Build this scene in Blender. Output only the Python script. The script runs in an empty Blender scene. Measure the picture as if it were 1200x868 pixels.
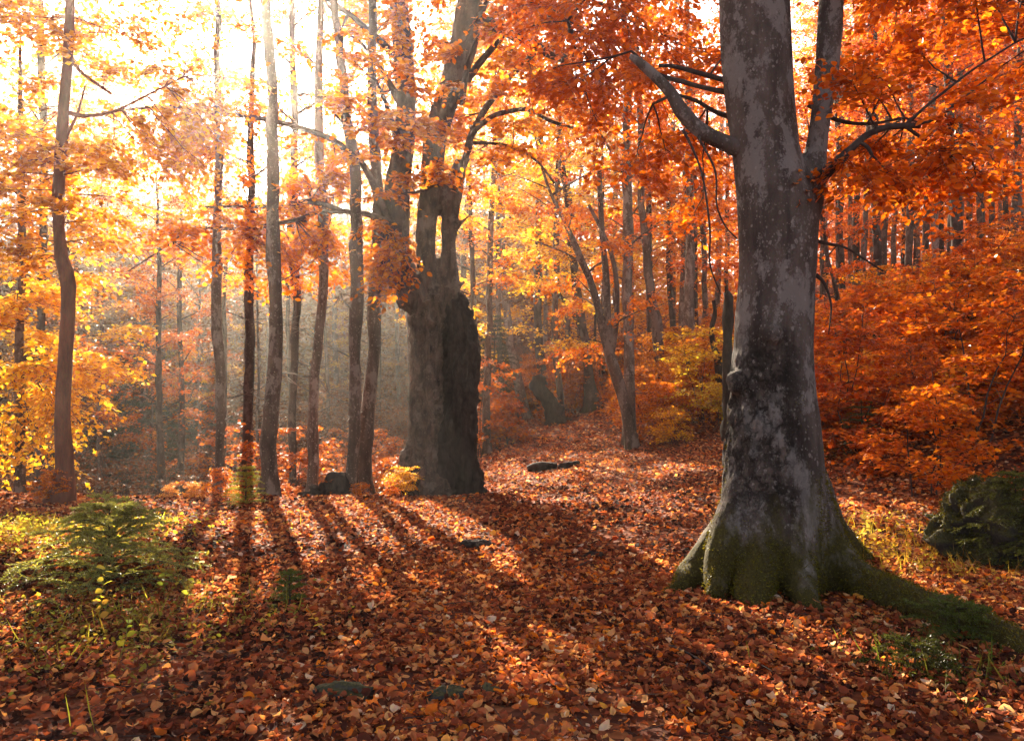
import bpy, math, random
import numpy as np
from mathutils import Vector, Matrix, Quaternion

C = bpy.context.scene.collection
SC = bpy.context.scene
R = math.radians

# ------------------------------------------------------------------ camera
F_PX, W_PX, H_PX, HORIZON = 942.0, 1200.0, 868.0, 460.0
CAM_Z = 1.6
PITCH = math.atan((HORIZON - H_PX / 2) / F_PX)
cam_data = bpy.data.cameras.new("camera")
cam_data.sensor_width = 36.0
cam_data.lens = 36.0 * F_PX / W_PX
cam_data.clip_start = 0.05
cam_data.clip_end = 1000.0
cam = bpy.data.objects.new("camera", cam_data)
cam.location = (0, 0, CAM_Z)
cam.rotation_euler = (R(90) + PITCH, 0, 0)
C.objects.link(cam)
SC.camera = cam

# ------------------------------------------------------------------ sky and sun
SUN_AZ, SUN_EL = R(-18.0), R(25.0)          # azimuth from +Y towards +X
world = bpy.data.worlds.new("World")
SC.world = world
world.use_nodes = True
nt = world.node_tree
sky = nt.nodes.new("ShaderNodeTexSky")
sky.sky_type = 'NISHITA'
sky.sun_disc = False
sky.sun_elevation = SUN_EL
sky.sun_rotation = SUN_AZ
sky.altitude = 600
sky.air_density = 0.8
sky.dust_density = 5.5
sky.ozone_density = 0.4
bg = nt.nodes["Background"]
bg.inputs["Strength"].default_value = 0.05
hazy = nt.nodes.new("ShaderNodeHueSaturation")      # hazy autumn sky, paler than clear blue
hazy.inputs["Saturation"].default_value = 0.5
nt.links.new(sky.outputs[0], hazy.inputs["Color"])
nt.links.new(hazy.outputs[0], bg.inputs["Color"])

sun_data = bpy.data.lights.new("sun", 'SUN')
sun_data.energy = 5.0
sun_data.angle = R(0.5)
sun_data.color = (1.0, 0.86, 0.66)
sun = bpy.data.objects.new("sun", sun_data)
SUN_DIR = Vector((math.sin(SUN_AZ) * math.cos(SUN_EL), math.cos(SUN_AZ) * math.cos(SUN_EL), math.sin(SUN_EL)))
sun.rotation_euler = (-SUN_DIR).to_track_quat('-Z', 'Y').to_euler()
sun.location = (0, 0, 30)
C.objects.link(sun)

SC.view_settings.view_transform = 'Standard'
SC.view_settings.look = 'None'
SC.view_settings.gamma = 1.0
SC.view_settings.exposure = 3.0
SC.view_settings.use_curve_mapping = False

cy = SC.cycles
cy.use_denoising = True
cy.denoiser = 'OPENIMAGEDENOISE'
cy.denoising_input_passes = 'RGB_ALBEDO_NORMAL'
cy.max_bounces = 6
cy.diffuse_bounces = 3
cy.glossy_bounces = 1
cy.transmission_bounces = 4
cy.volume_bounces = 0
cy.transparent_max_bounces = 4
cy.use_adaptive_sampling = False
cy.sample_clamp_indirect = 6.0
cy.caustics_reflective = False
cy.caustics_refractive = False

# ------------------------------------------------------------------ numpy helpers
UP = np.array([0.0, 0.0, 1.0])
cP, sP = math.cos(PITCH), math.sin(PITCH)


def P(px, py, Y):
    """Point whose world y is Y on the line of sight of a photograph pixel."""
    u = (px - W_PX / 2) / F_PX
    v = (H_PX / 2 - py) / F_PX
    dy, dz = cP - v * sP, sP + v * cP
    t = Y / dy
    return np.array([u * t, Y, CAM_Z + dz * t])


def norm(a):
    return a / np.maximum(np.linalg.norm(a, axis=-1, keepdims=True), 1e-9)


def _hash(ix, iy, iz):
    h = (ix * 374761393 + iy * 668265263 + iz * 2147483647 + 1013904223) & 0xFFFFFFFF
    h = ((h ^ (h >> 13)) * 1274126177) & 0xFFFFFFFF
    h = ((h ^ (h >> 16)) * 2246822519) & 0xFFFFFFFF
    return ((h ^ (h >> 15)) & 0xFFFFFF) / float(0xFFFFFF)


def vnoise(p):
    """Value noise in -1..1 at points p (n,3)."""
    p = np.asarray(p, dtype=np.float64)
    i = np.floor(p).astype(np.int64)
    f = p - i
    f = f * f * (3 - 2 * f)
    out = 0
    for dx in (0, 1):
        for dy in (0, 1):
            for dz in (0, 1):
                w = (f[:, 0] if dx else 1 - f[:, 0]) * (f[:, 1] if dy else 1 - f[:, 1]) * (f[:, 2] if dz else 1 - f[:, 2])
                out = out + w * _hash(i[:, 0] + dx, i[:, 1] + dy, i[:, 2] + dz)
    return out * 2 - 1


def fbm(p, octaves=3, gain=0.5):
    s, a = 0, 1.0
    p = np.array(p, dtype=np.float64)
    for k in range(octaves):
        s = s + a * vnoise(p + 17.3 * k)
        p = p * 2.03
        a *= gain
    return s


class MB:
    """Collects quads and a per-vertex random value; builds ONE mesh."""

    def __init__(self):
        self.v, self.f, self.r, self.n = [], [], [], 0

    def add(self, v, f, r=0.5):
        v = np.asarray(v, dtype=np.float64).reshape(-1, 3)
        self.v.append(v)
        self.f.append(np.asarray(f, dtype=np.int64).reshape(-1, 4) + self.n)
        self.r.append(np.full(len(v), r) if np.isscalar(r) else np.asarray(r))
        self.n += len(v)

    def mesh(self, name, origin=(0, 0, 0), smooth=False):
        v = np.concatenate(self.v) - np.asarray(origin)
        f = np.concatenate(self.f)
        r = np.concatenate(self.r)
        me = bpy.data.meshes.new(name)
        me.vertices.add(len(v))
        me.vertices.foreach_set("co", v.astype(np.float32).ravel())
        me.loops.add(f.size)
        me.loops.foreach_set("vertex_index", f.astype(np.int32).ravel())
        me.polygons.add(len(f))
        me.polygons.foreach_set("loop_start", np.arange(0, f.size, 4, dtype=np.int32))
        a = me.attributes.new("rnd", 'FLOAT', 'POINT')
        a.data.foreach_set("value", r.astype(np.float32))
        me.update(calc_edges=True)
        if smooth:
            me.polygons.foreach_set("use_smooth", np.ones(len(f), dtype=bool))
        return me


def curve(pts, n):
    """Catmull-Rom resample of rows (position and any further columns) to n rows."""
    p = np.asarray(pts, dtype=np.float64)
    if len(p) == 2:
        t = np.linspace(0, 1, n)[:, None]
        return p[0] * (1 - t) + p[1] * t
    q = np.vstack([2 * p[0] - p[1], p, 2 * p[-1] - p[-2]])
    seg = np.linalg.norm(np.diff(p[:, :3], axis=0), axis=1)
    cum = np.concatenate([[0], np.cumsum(seg)])
    s = np.linspace(0, cum[-1], n)
    k = np.clip(np.searchsorted(cum, s, side='right') - 1, 0, len(p) - 2)
    t = ((s - cum[k]) / np.maximum(seg[k], 1e-9))[:, None]
    p0, p1, p2, p3 = q[k], q[k + 1], q[k + 2], q[k + 3]
    return 0.5 * ((2 * p1) + (-p0 + p2) * t + (2 * p0 - 5 * p1 + 4 * p2 - p3) * t ** 2 + (-p0 + 3 * p1 - 3 * p2 + p3) * t ** 3)


def tube(mb, path, rad, sides=8, lobes=None, r=0.5, seed=0, bump=0.0, cap=True):
    """Sweep a ring along a path (n,3) with radii rad; lobes(theta, i) scales the ring."""
    path = np.asarray(path, dtype=np.float64)
    rad = np.asarray(rad, dtype=np.float64)
    n = len(path)
    t = norm(np.gradient(path, axis=0))
    x = np.array([1.0, 0, 0]) if abs(t[0][0]) < 0.9 else np.array([0, 1.0, 0])
    th = np.linspace(0, 2 * math.pi, sides, endpoint=False)
    rings = np.zeros((n, sides, 3))
    for i in range(n):
        x = x - t[i] * np.dot(x, t[i])
        x = x / np.linalg.norm(x)
        y = np.cross(t[i], x)
        rr = rad[i] * (lobes(th, i) if lobes else 1.0)
        rings[i] = path[i] + (np.cos(th) * rr)[:, None] * x + (np.sin(th) * rr)[:, None] * y
    v = rings.reshape(-1, 3)
    if bump:
        d = v - np.repeat(path, sides, axis=0)
        k = fbm(v * 4.0 + seed * 7.7, 2)
        v = v + d * (bump * k)[:, None]
    i, j = np.meshgrid(np.arange(n - 1), np.arange(sides), indexing='ij')
    a = i * sides + j
    b = i * sides + (j + 1) % sides
    f = np.stack([a, b, b + sides, a + sides], -1).reshape(-1, 4)
    if cap and sides % 2 == 0:
        for base, flip in ((0, True), ((n - 1) * sides, False)):
            q = []
            for k in range(sides // 2 - 1):
                q.append([base + k, base + k + 1, base + sides - 2 - k, base + sides - 1 - k])
            q = np.array(q)
            f = np.vstack([f, q[:, ::-1] if flip else q])
    mb.add(v, f, r)


# ------------------------------------------------------------------ leaves on twigs
T_DIAMOND = (np.array([[0, 0, 0], [.5, .36, .10], [1, 0, -.04], [.5, -.36, .10]]), np.array([[0, 3, 2, 1]]))
T_LEAF = (np.array([[0, 0, 0], [.16, .20, .05], [.48, .34, .09], [.80, .22, .05], [1, 0, -.07], [.80, -.22, .05], [.48, -.34, .09], [.16, -.20, .05], [.5, 0, 0]]),
          np.array([[0, 8, 2, 1], [8, 4, 3, 2], [0, 7, 6, 8], [8, 6, 5, 4]]))


def place_template(mb, tpl, pos, axis, nrm, length, width, rnd):
    tv, tf = tpl
    axis = norm(axis)
    nrm = norm(nrm - axis * np.sum(nrm * axis, -1, keepdims=True))
    side = np.cross(nrm, axis)
    n, k = len(pos), len(tv)
    L, Wd = length[:, None, None], width[:, None, None]
    v = pos[:, None, :] + axis[:, None, :] * tv[None, :, 0:1] * L + side[:, None, :] * tv[None, :, 1:2] * Wd * 1.0 + nrm[:, None, :] * tv[None, :, 2:3] * L
    f = (np.arange(n) * k)[:, None, None] + tf[None]
    mb.add(v.reshape(-1, 3), f.reshape(-1, 4), np.repeat(rnd, k))


def leaves(mb, rng, p0, d, L, per, size, tpl=T_DIAMOND, tilt=0.5, droop=0.15, spread=0.02):
    """Leaves set alternately along twigs (p0, unit d, length L)."""
    T = len(p0)
    if T == 0:
        return
    t = (np.arange(per) + rng.random((T, per))) / per
    sgn = np.where((np.arange(per) % 2)[None, :] == 0, 1.0, -1.0) * np.ones((T, 1))
    h = norm(np.cross(d, UP) + 1e-4)
    pos = p0[:, None, :] + d[:, None, :] * (L[:, None] * t)[..., None]
    pos[..., 2] -= droop * L[:, None] * t ** 2
    pos = pos + rng.normal(0, spread, pos.shape)
    ax = d[:, None, :] * 0.55 + h[:, None, :] * (sgn * 0.9)[..., None] + rng.normal(0, .3, pos.shape)
    ax[..., 2] -= 0.15
    nr = UP + rng.normal(0, tilt, pos.shape)
    pos, ax, nr = (a.reshape(-1, 3) for a in (pos, ax, nr))
    n = len(pos)
    s = size * rng.uniform(.65, 1.2, n)
    place_template(mb, tpl, pos, ax, nr, s, s * rng.uniform(.85, 1.1, n), rng.random(n))


def twigs(mb, rng, p0, d, L, r0, droop=0.15, sides=3):
    """Thin three sided twigs, vectorised."""
    T = len(p0)
    if T == 0:
        return
    h = norm(np.cross(d, UP) + 1e-4)
    u = np.cross(h, d)
    st = np.array([0, .5, 1.0])
    rr = np.array([1, .65, .25])
    th = np.arange(sides) * 2 * math.pi / sides
    c = p0[:, None, :] + d[:, None, :] * (L[:, None] * st)[..., None]
    c[..., 2] -= droop * L[:, None] * st ** 2
    ring = np.cos(th)[None, :, None] * h[:, None, :] + np.sin(th)[None, :, None] * u[:, None, :]
    v = c[:, :, None, :] + ring[:, None, :, :] * (r0[:, None] * rr)[:, :, None, None]
    f = []
    for i in range(2):
        for j in range(sides):
            a, b = i * sides + j, i * sides + (j + 1) % sides
            f.append([a, b, b + sides, a + sides])
    f = (np.arange(T) * 3 * sides)[:, None, None] + np.array(f)[None]
    mb.add(v.reshape(-1, 3), f.reshape(-1, 4))


def limb_path(rng, a, b, n=7, sag=0.1, wob=0.06):
    a, b = np.asarray(a, float), np.asarray(b, float)
    t = np.linspace(0, 1, n)[:, None]
    L = np.linalg.norm(b - a)
    p = a * (1 - t) + b * t
    p[:, 2] += (np.sin(t[:, 0] * math.pi) * sag * L)
    w = rng.normal(0, wob * L / n, (n, 3))
    w[0] = 0
    return p + np.cumsum(w, axis=0) * np.linspace(0, 1, n)[:, None] ** .5


def spray(rng, path, start, ntw, Lr, flat=0.35):
    """Twig list (p0, d, L) along the outer part of a limb path, both sides, flat layers as beech has."""
    n = len(path)
    t = rng.uniform(start, 1.0, ntw)
    t[: max(1, ntw // 8)] = 1.0
    x = t * (n - 1)
    i = np.minimum(x.astype(int), n - 2)
    f = (x - i)[:, None]
    p = path[i] * (1 - f) + path[i + 1] * f
    d = norm(path[i + 1] - path[i])
    h = norm(np.cross(d, UP) + 1e-4)
    s = np.where(rng.random(ntw) < .5, 1.0, -1.0)[:, None]
    dd = d * rng.uniform(.3, 1.1, (ntw, 1)) + h * s * rng.uniform(.3, 1.1, (ntw, 1)) + rng.normal(0, flat * .6, (ntw, 3)) * np.array([.4, .4, 1])
    dd[:, 2] -= .06
    L = rng.uniform(Lr[0], Lr[1], ntw) * (1.15 - .45 * t)
    return p, norm(dd), L


# ------------------------------------------------------------------ scene bookkeeping
def thing(name, label, cat, loc=(0, 0, 0), group=None):
    o = bpy.data.objects.new(name, None)
    o.empty_display_size = 0.2
    o.location = loc
    o["label"] = label
    o["category"] = cat
    if group:
        o["group"] = group
    C.objects.link(o)
    return o


def tag(o, label, cat, group=None):
    o["label"] = label
    o["category"] = cat
    if group:
        o["group"] = group
    return o


def part(name, mesh, mat, parent=None, loc=(0, 0, 0), color=None):
    o = bpy.data.objects.new(name, mesh)
    if mat is not None and len(mesh.materials) == 0:
        mesh.materials.append(mat)
    o.location = loc
    if parent is not None:
        o.parent = parent
    if color is not None:
        o.color = (*color, 1.0)
    C.objects.link(o)
    return o


# ------------------------------------------------------------------ materials
def new_mat(name):
    m = bpy.data.materials.new(name)
    m.use_nodes = True
    t = m.node_tree
    t.nodes.clear()
    out = t.nodes.new("ShaderNodeOutputMaterial")
    return m, t, out


def N(t, kind, **kw):
    n = t.nodes.new(kind)
    for k, v in kw.items():
        if k in n.inputs:
            n.inputs[k].default_value = v
        else:
            setattr(n, k, v)
    return n


def ramp(t, fac, stops):
    n = t.nodes.new("ShaderNodeValToRGB")
    e = n.color_ramp.elements
    while len(e) < len(stops):
        e.new(0.5)
    for k, (p, c) in enumerate(stops):
        e[k].position = p
        e[k].color = (*c, 1) if len(c) == 3 else c
    t.links.new(fac, n.inputs[0])
    return n.outputs[0]


def mix(t, kind, fac, a, b):
    n = t.nodes.new("ShaderNodeMix")
    n.data_type = 'RGBA'
    n.blend_type = kind
    for s, v in ((0, fac), (6, a), (7, b)):
        if isinstance(v, (int, float)):
            n.inputs[s].default_value = v
        elif isinstance(v, tuple):
            n.inputs[s].default_value = (*v, 1)
        else:
            t.links.new(v, n.inputs[s])
    return n.outputs[2]


def leaf_material(name, trans=0.5, dark=0.55, shift=(1.25, 1.75, 1.3)):
    """Autumn leaf: the object's own colour varied from leaf to leaf; light passes through it."""
    m, t, out = new_mat(name)
    at = N(t, "ShaderNodeAttribute", attribute_name="rnd")
    oi = N(t, "ShaderNodeObjectInfo")
    var = ramp(t, at.outputs["Fac"], [(0.0, (dark, dark * .72, dark * .8)), (.35, (.85, .75, .8)), (.7, (1.05, 1.1, 1.0)), (1.0, shift)])
    col = mix(t, 'MULTIPLY', 1.0, oi.outputs["Color"], var)
    d = N(t, "ShaderNodeBsdfDiffuse")
    t.links.new(col, d.inputs["Color"])
    tr = N(t, "ShaderNodeBsdfTranslucent")
    tc = mix(t, 'MULTIPLY', 1.0, col, (1.25, 1.15, .55))
    t.links.new(tc, tr.inputs["Color"])
    mx = N(t, "ShaderNodeMixShader", Fac=trans)
    t.links.new(d.outputs[0], mx.inputs[1])
    t.links.new(tr.outputs[0], mx.inputs[2])
    g = N(t, "ShaderNodeBsdfGlossy", Roughness=.42)
    g.inputs["Color"].default_value = (.9, .9, .9, 1)
    lw = N(t, "ShaderNodeLayerWeight", Blend=.12)
    fm = N(t, "ShaderNodeMath", operation='MULTIPLY')
    t.links.new(lw.outputs["Fresnel"], fm.inputs[0])
    fm.inputs[1].default_value = .12
    m2 = N(t, "ShaderNodeMixShader")
    t.links.new(fm.outputs[0], m2.inputs[0])
    t.links.new(mx.outputs[0], m2.inputs[1])
    t.links.new(g.outputs[0], m2.inputs[2])
    t.links.new(m2.outputs[0], out.inputs[0])
    return m


def bark_material(name, dark, light, lichen=None, lichen_amt=0.0, moss_z=None, scale=6.0, stretch=.25, bump=.5, moss=(.052, .05, .010), crack=0.0):
    m, t, out = new_mat(name)
    tc = N(t, "ShaderNodeTexCoord")
    mp = N(t, "ShaderNodeMapping")
    mp.inputs["Scale"].default_value = (1, 1, stretch)
    t.links.new(tc.outputs["Object"], mp.inputs[0])
    n1 = N(t, "ShaderNodeTexNoise", Scale=scale, Detail=6.0, Roughness=.62)
    t.links.new(mp.outputs[0], n1.inputs["Vector"])
    n2 = N(t, "ShaderNodeTexNoise", Scale=scale * 9, Detail=3.0)
    t.links.new(mp.outputs[0], n2.inputs["Vector"])
    col = ramp(t, n1.outputs["Fac"], [(.3, dark), (.68, light)])
    col = mix(t, 'OVERLAY', .45, col, n2.outputs["Color"])
    if lichen:
        n3 = N(t, "ShaderNodeTexNoise", Scale=3.2, Detail=4.0, Roughness=.7)
        t.links.new(tc.outputs["Object"], n3.inputs["Vector"])
        v = N(t, "ShaderNodeTexVoronoi", Scale=26.0, Randomness=1.0)
        wob = N(t, "ShaderNodeTexNoise", Scale=30.0, Detail=2.0)
        t.links.new(tc.outputs["Object"], wob.inputs["Vector"])
        wv = mix(t, 'LINEAR_LIGHT', .02, tc.outputs["Object"], wob.outputs["Color"])
        t.links.new(wv, v.inputs["Vector"])
        spots = ramp(t, v.outputs["Distance"], [(.22, (1, 1, 1)), (.34, (0, 0, 0))])
        sel = N(t, "ShaderNodeSeparateColor")
        t.links.new(v.outputs["Color"], sel.inputs[0])
        keep = ramp(t, sel.outputs[0], [(.62, (0, 0, 0)), (.66, (1, 1, 1))])
        spots = mix(t, 'MULTIPLY', 1.0, spots, keep)
        big = ramp(t, n3.outputs["Fac"], [(.54, (0, 0, 0)), (.62, (1, 1, 1))])
        both = mix(t, 'LIGHTEN', 1.0, spots, big)
        fac = mix(t, 'MULTIPLY', 1.0, both, (lichen_amt,) * 3)
        col = mix(t, 'MIX', fac, col, lichen)
    h = n1.outputs["Fac"]
    if crack:
        vc = N(t, "ShaderNodeTexVoronoi", feature='DISTANCE_TO_EDGE', Scale=9.0)
        mp2 = N(t, "ShaderNodeMapping")
        mp2.inputs["Scale"].default_value = (1, 1, .55)
        wn = N(t, "ShaderNodeTexNoise", Scale=5.0, Detail=4.0)
        t.links.new(tc.outputs["Object"], wn.inputs["Vector"])
        wv2 = mix(t, 'LINEAR_LIGHT', .16, tc.outputs["Object"], wn.outputs["Color"])
        t.links.new(wv2, mp2.inputs[0])
        t.links.new(mp2.outputs[0], vc.inputs["Vector"])
        edge = ramp(t, vc.outputs["Distance"], [(.0, (0, 0, 0)), (.09, (1, 1, 1))])
        sx = N(t, "ShaderNodeSeparateXYZ")
        t.links.new(tc.outputs["Object"], sx.inputs[0])
        zone = ramp(t, sx.outputs[2], [(.0, (0, 0, 0)), (.18, (0, 0, 0)), (.32, (1, 1, 1)), (.6, (.9, .9, .9)), (.72, (0, 0, 0))])
        # the ramp works on metres / 4
        dv = N(t, "ShaderNodeMath", operation='DIVIDE')
        t.links.new(sx.outputs[2], dv.inputs[0])
        dv.inputs[1].default_value = 4.0
        rn = zone.node
        t.links.new(dv.outputs[0], rn.inputs[0])
        nz = N(t, "ShaderNodeTexNoise", Scale=1.6, Detail=2.0)
        t.links.new(tc.outputs["Object"], nz.inputs["Vector"])
        patch = ramp(t, nz.outputs["Fac"], [(.42, (0, 0, 0)), (.56, (1, 1, 1))])
        side = ramp(t, sx.outputs[0], [(.45, (1, 1, 1)), (.55, (.15, .15, .15))])
        sn = side.node
        ad = N(t, "ShaderNodeMath", operation='ADD')
        t.links.new(sx.outputs[0], ad.inputs[0])
        ad.inputs[1].default_value = .5
        t.links.new(ad.outputs[0], sn.inputs[0])
        zf = mix(t, 'MULTIPLY', 1.0, zone, mix(t, 'LIGHTEN', 1.0, patch, side))
        edge = mix(t, 'MIX', zf, (1, 1, 1), edge)
        col = mix(t, 'MULTIPLY', crack, col, edge)
        h2 = mix(t, 'MULTIPLY', 1.0, n1.outputs["Fac"], edge)
        h = h2
    if moss_z is not None:
        sz = N(t, "ShaderNodeSeparateXYZ")
        t.links.new(tc.outputs["Object"], sz.inputs[0])
        mn = N(t, "ShaderNodeTexNoise", Scale=4.0, Detail=5.0, Roughness=.65)
        t.links.new(mp.outputs[0], mn.inputs["Vector"])
        a = N(t, "ShaderNodeMath", operation='MULTIPLY_ADD')
        t.links.new(mn.outputs["Fac"], a.inputs[0])
        a.inputs[1].default_value = 1.3
        t.links.new(sz.outputs[2], a.inputs[2])
        lo = moss_z + .5
        mf = ramp(t, a.outputs[0], [(0, (1, 1, 1)), (1, (0, 0, 0))])
        mr = N(t, "ShaderNodeMapRange")
        mr.inputs[1].default_value = lo
        mr.inputs[2].default_value = lo + .35
        t.links.new(a.outputs[0], mr.inputs[0])
        t.links.new(mr.outputs[0], mf.node.inputs[0])
        mc = ramp(t, n2.outputs["Fac"], [(.3, tuple(c * .45 for c in moss)), (.7, tuple(c * 1.5 for c in moss))])
        col = mix(t, 'MIX', mf, col, mc)
    b = N(t, "ShaderNodeBsdfPrincipled", Roughness=.9)
    b.inputs["Specular IOR Level"].default_value = .15
    t.links.new(col, b.inputs["Base Color"])
    hh = mix(t, 'ADD', .25, h, n2.outputs["Fac"])
    bp = N(t, "ShaderNodeBump", Strength=bump, Distance=.03)
    t.links.new(hh, bp.inputs["Height"])
    t.links.new(bp.outputs[0], b.inputs["Normal"])
    t.links.new(b.outputs[0], out.inputs[0])
    return m


def beech_bark(name, tint=(1, 1, 1), scaly=True, moss=(1.96, 1.50), spot=1.0):
    """Smooth grey beech bark: pale crustose lichen, dark run-off streaks, scaly old bark low on one side, moss at the foot."""
    m, t, out = new_mat(name)
    L = t.links.new
    tc = N(t, "ShaderNodeTexCoord")
    co = tc.outputs["Object"]

    def scaled(v, src=co):
        mp = N(t, "ShaderNodeMapping")
        mp.inputs["Scale"].default_value = v
        L(src, mp.inputs[0])
        return mp.outputs[0]

    def noise(vec, sc, det=5.0, ro=.6):
        n = N(t, "ShaderNodeTexNoise", Scale=sc, Detail=det, Roughness=ro)
        L(vec, n.inputs["Vector"])
        return n.outputs["Fac"], n.outputs["Color"]
    B, W = (0, 0, 0), (1, 1, 1)
    base = ramp(t, noise(scaled((1, 1, .35)), 4.5)[0], [(.3, (.036, .025, .021)), (.5, (.078, .057, .048)), (.72, (.135, .102, .086))])
    fine, finec = noise(scaled((1, 1, .6)), 70, 4, .7)
    base = mix(t, 'OVERLAY', .5, base, finec)
    # dark streaks
    st = ramp(t, noise(scaled((1, 1, .07)), 7, 3)[0], [(.55, W), (.68, (.42, .40, .42))])
    base = mix(t, 'MULTIPLY', .8, base, st)
    # big pale lichen
    wob = noise(co, 14, 3)[1]
    wv = mix(t, 'LINEAR_LIGHT', .05, co, wob)
    big = ramp(t, noise(scaled((1, 1, .45), wv), 3.0, 6, .72)[0], [(.525, B), (.57, (.85, .85, .85))])
    base = mix(t, 'MIX', mix(t, 'MULTIPLY', 1.0, big, (.75,) * 3), base, (.22, .19, .175))
    # spots of several sizes
    for sc_, th0, keep, colr in ((11, .20, .70, (.21, .18, .165)), (24, .24, .60, (.23, .195, .175)), (46, .26, .55, (.20, .17, .155))):
        v = N(t, "ShaderNodeTexVoronoi", Scale=float(sc_))
        L(scaled((1, 1, .72), mix(t, 'LINEAR_LIGHT', .35 / sc_, co, noise(co, sc_ * 1.5, 3)[1])), v.inputs["Vector"])
        sel = N(t, "ShaderNodeSeparateColor")
        L(v.outputs["Color"], sel.inputs[0])
        sz = N(t, "ShaderNodeMath", operation='MULTIPLY_ADD')
        L(sel.outputs[1], sz.inputs[0])
        sz.inputs[1].default_value = .28
        L(v.outputs["Distance"], sz.inputs[2])
        sp_ = ramp(t, sz.outputs[0], [(th0 + .08, W), (th0 + .15, B)])
        k = ramp(t, sel.outputs[0], [(keep, B), (keep + .03, W)])
        f = mix(t, 'MULTIPLY', 1.0, mix(t, 'MULTIPLY', 1.0, sp_, k), ramp(t, fine, [(.35, (.35,) * 3), (.6, (.95,) * 3)]))
        base = mix(t, 'MIX', f, base, colr)
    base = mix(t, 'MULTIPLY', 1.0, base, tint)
    # scaly cracked bark
    sx = N(t, "ShaderNodeSeparateXYZ")
    L(co, sx.inputs[0])
    vc = N(t, "ShaderNodeTexVoronoi", feature='DISTANCE_TO_EDGE', Scale=8.0)
    L(scaled((1, 1, .5), mix(t, 'LINEAR_LIGHT', .17, co, noise(co, 6.0, 6, .75)[1])), vc.inputs["Vector"])
    edge = ramp(t, vc.outputs["Distance"], [(0, B), (.05, (.12,) * 3), (.13, (.8,) * 3), (.3, W)])
    rid = ramp(t, noise(scaled((1, 1, .4), wv), 16, 5, .7)[0], [(.40, B), (.5, W)])
    edge = mix(t, 'MULTIPLY', .75, edge, rid)
    zr = N(t, "ShaderNodeMapRange", interpolation_type='SMOOTHSTEP')
    L(sx.outputs[2], zr.inputs[0])
    zr.inputs[1].default_value, zr.inputs[2].default_value = .45, .85
    zr2 = N(t, "ShaderNodeMapRange", interpolation_type='SMOOTHSTEP')
    L(sx.outputs[2], zr2.inputs[0])
    zr2.inputs[1].default_value, zr2.inputs[2].default_value = 2.35, 1.9
    xr = N(t, "ShaderNodeMapRange", interpolation_type='SMOOTHSTEP')
    L(sx.outputs[0], xr.inputs[0])
    xr.inputs[1].default_value, xr.inputs[2].default_value = .26, -.02
    zz = N(t, "ShaderNodeMath", operation='MULTIPLY')
    L(zr.outputs[0], zz.inputs[0]); L(zr2.outputs[0], zz.inputs[1])
    zf = N(t, "ShaderNodeMath", operation='MULTIPLY')
    L(zz.outputs[0], zf.inputs[0]); L(xr.outputs[0], zf.inputs[1])
    pat = ramp(t, noise(co, 2.6, 3)[0], [(.36, (.25,) * 3), (.5, W)])
    zf = mix(t, 'MULTIPLY', 1.0, zf.outputs[0], pat)
    edge = mix(t, 'MIX', zf, W, edge)
    base = mix(t, 'MULTIPLY', .75 if scaly else 0.0, base, edge)
    # moss
    mn = noise(scaled((1, 1, .4)), 4.5, 6, .7)[0]
    a = N(t, "ShaderNodeMath", operation='MULTIPLY_ADD')
    L(mn, a.inputs[0])
    a.inputs[1].default_value = 2.3
    L(sx.outputs[2], a.inputs[2])
    mr = N(t, "ShaderNodeMapRange")
    L(a.outputs[0], mr.inputs[0])
    mr.inputs[1].default_value, mr.inputs[2].default_value = moss
    mc = ramp(t, noise(co, 60, 4)[0], [(.3, (.020, .014, .006)), (.55, (.046, .036, .008)), (.75, (.085, .070, .011))])
    base = mix(t, 'MIX', mr.outputs[0], base, mc)
    b = N(t, "ShaderNodeBsdfPrincipled", Roughness=.9)
    b.inputs["Specular IOR Level"].default_value = .12
    L(base, b.inputs["Base Color"])
    h = mix(t, 'MULTIPLY', 1.0 if scaly else 0.0, mix(t, 'ADD', .35, noise(scaled((1, 1, .5)), 9)[0], fine), edge)
    bp = N(t, "ShaderNodeBump", Strength=.8, Distance=.03)
    L(h, bp.inputs["Height"])
    L(bp.outputs[0], b.inputs["Normal"])
    L(b.outputs[0], out.inputs[0])
    return m


def litter_material(name):
    m, t, out = new_mat(name)
    at = N(t, "ShaderNodeAttribute", attribute_name="rnd")
    col = ramp(t, at.outputs["Fac"], [(0, (.022, .009, .008)), (.14, (.085, .024, .016)), (.34, (.22, .055, .026)), (.52, (.35, .095, .040)), (.68, (.54, .215, .08)), (.79, (.62, .34, .14)),
                                      (.86, (.52, .125, .018)), (.93, (.70, .20, .018)), (.97, (.74, .36, .06)), (1, (.66, .48, .33))])
    tc = N(t, "ShaderNodeTexCoord")
    nz = N(t, "ShaderNodeTexNoise", Scale=55.0, Detail=3.0)
    t.links.new(tc.outputs["Object"], nz.inputs["Vector"])
    col = mix(t, 'OVERLAY', .35, col, nz.outputs["Color"])
    b = N(t, "ShaderNodeBsdfPrincipled", Roughness=.75)
    b.inputs["Specular IOR Level"].default_value = .05
    t.links.new(col, b.inputs["Base Color"])
    tr = N(t, "ShaderNodeBsdfTranslucent")
    t.links.new(mix(t, 'MULTIPLY', 1.0, col, (1.3, 1.1, .7)), tr.inputs["Color"])
    mx = N(t, "ShaderNodeMixShader", Fac=.4)
    t.links.new(b.outputs[0], mx.inputs[1])
    t.links.new(tr.outputs[0], mx.inputs[2])
    t.links.new(mx.outputs[0], out.inputs[0])
    return m


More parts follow.
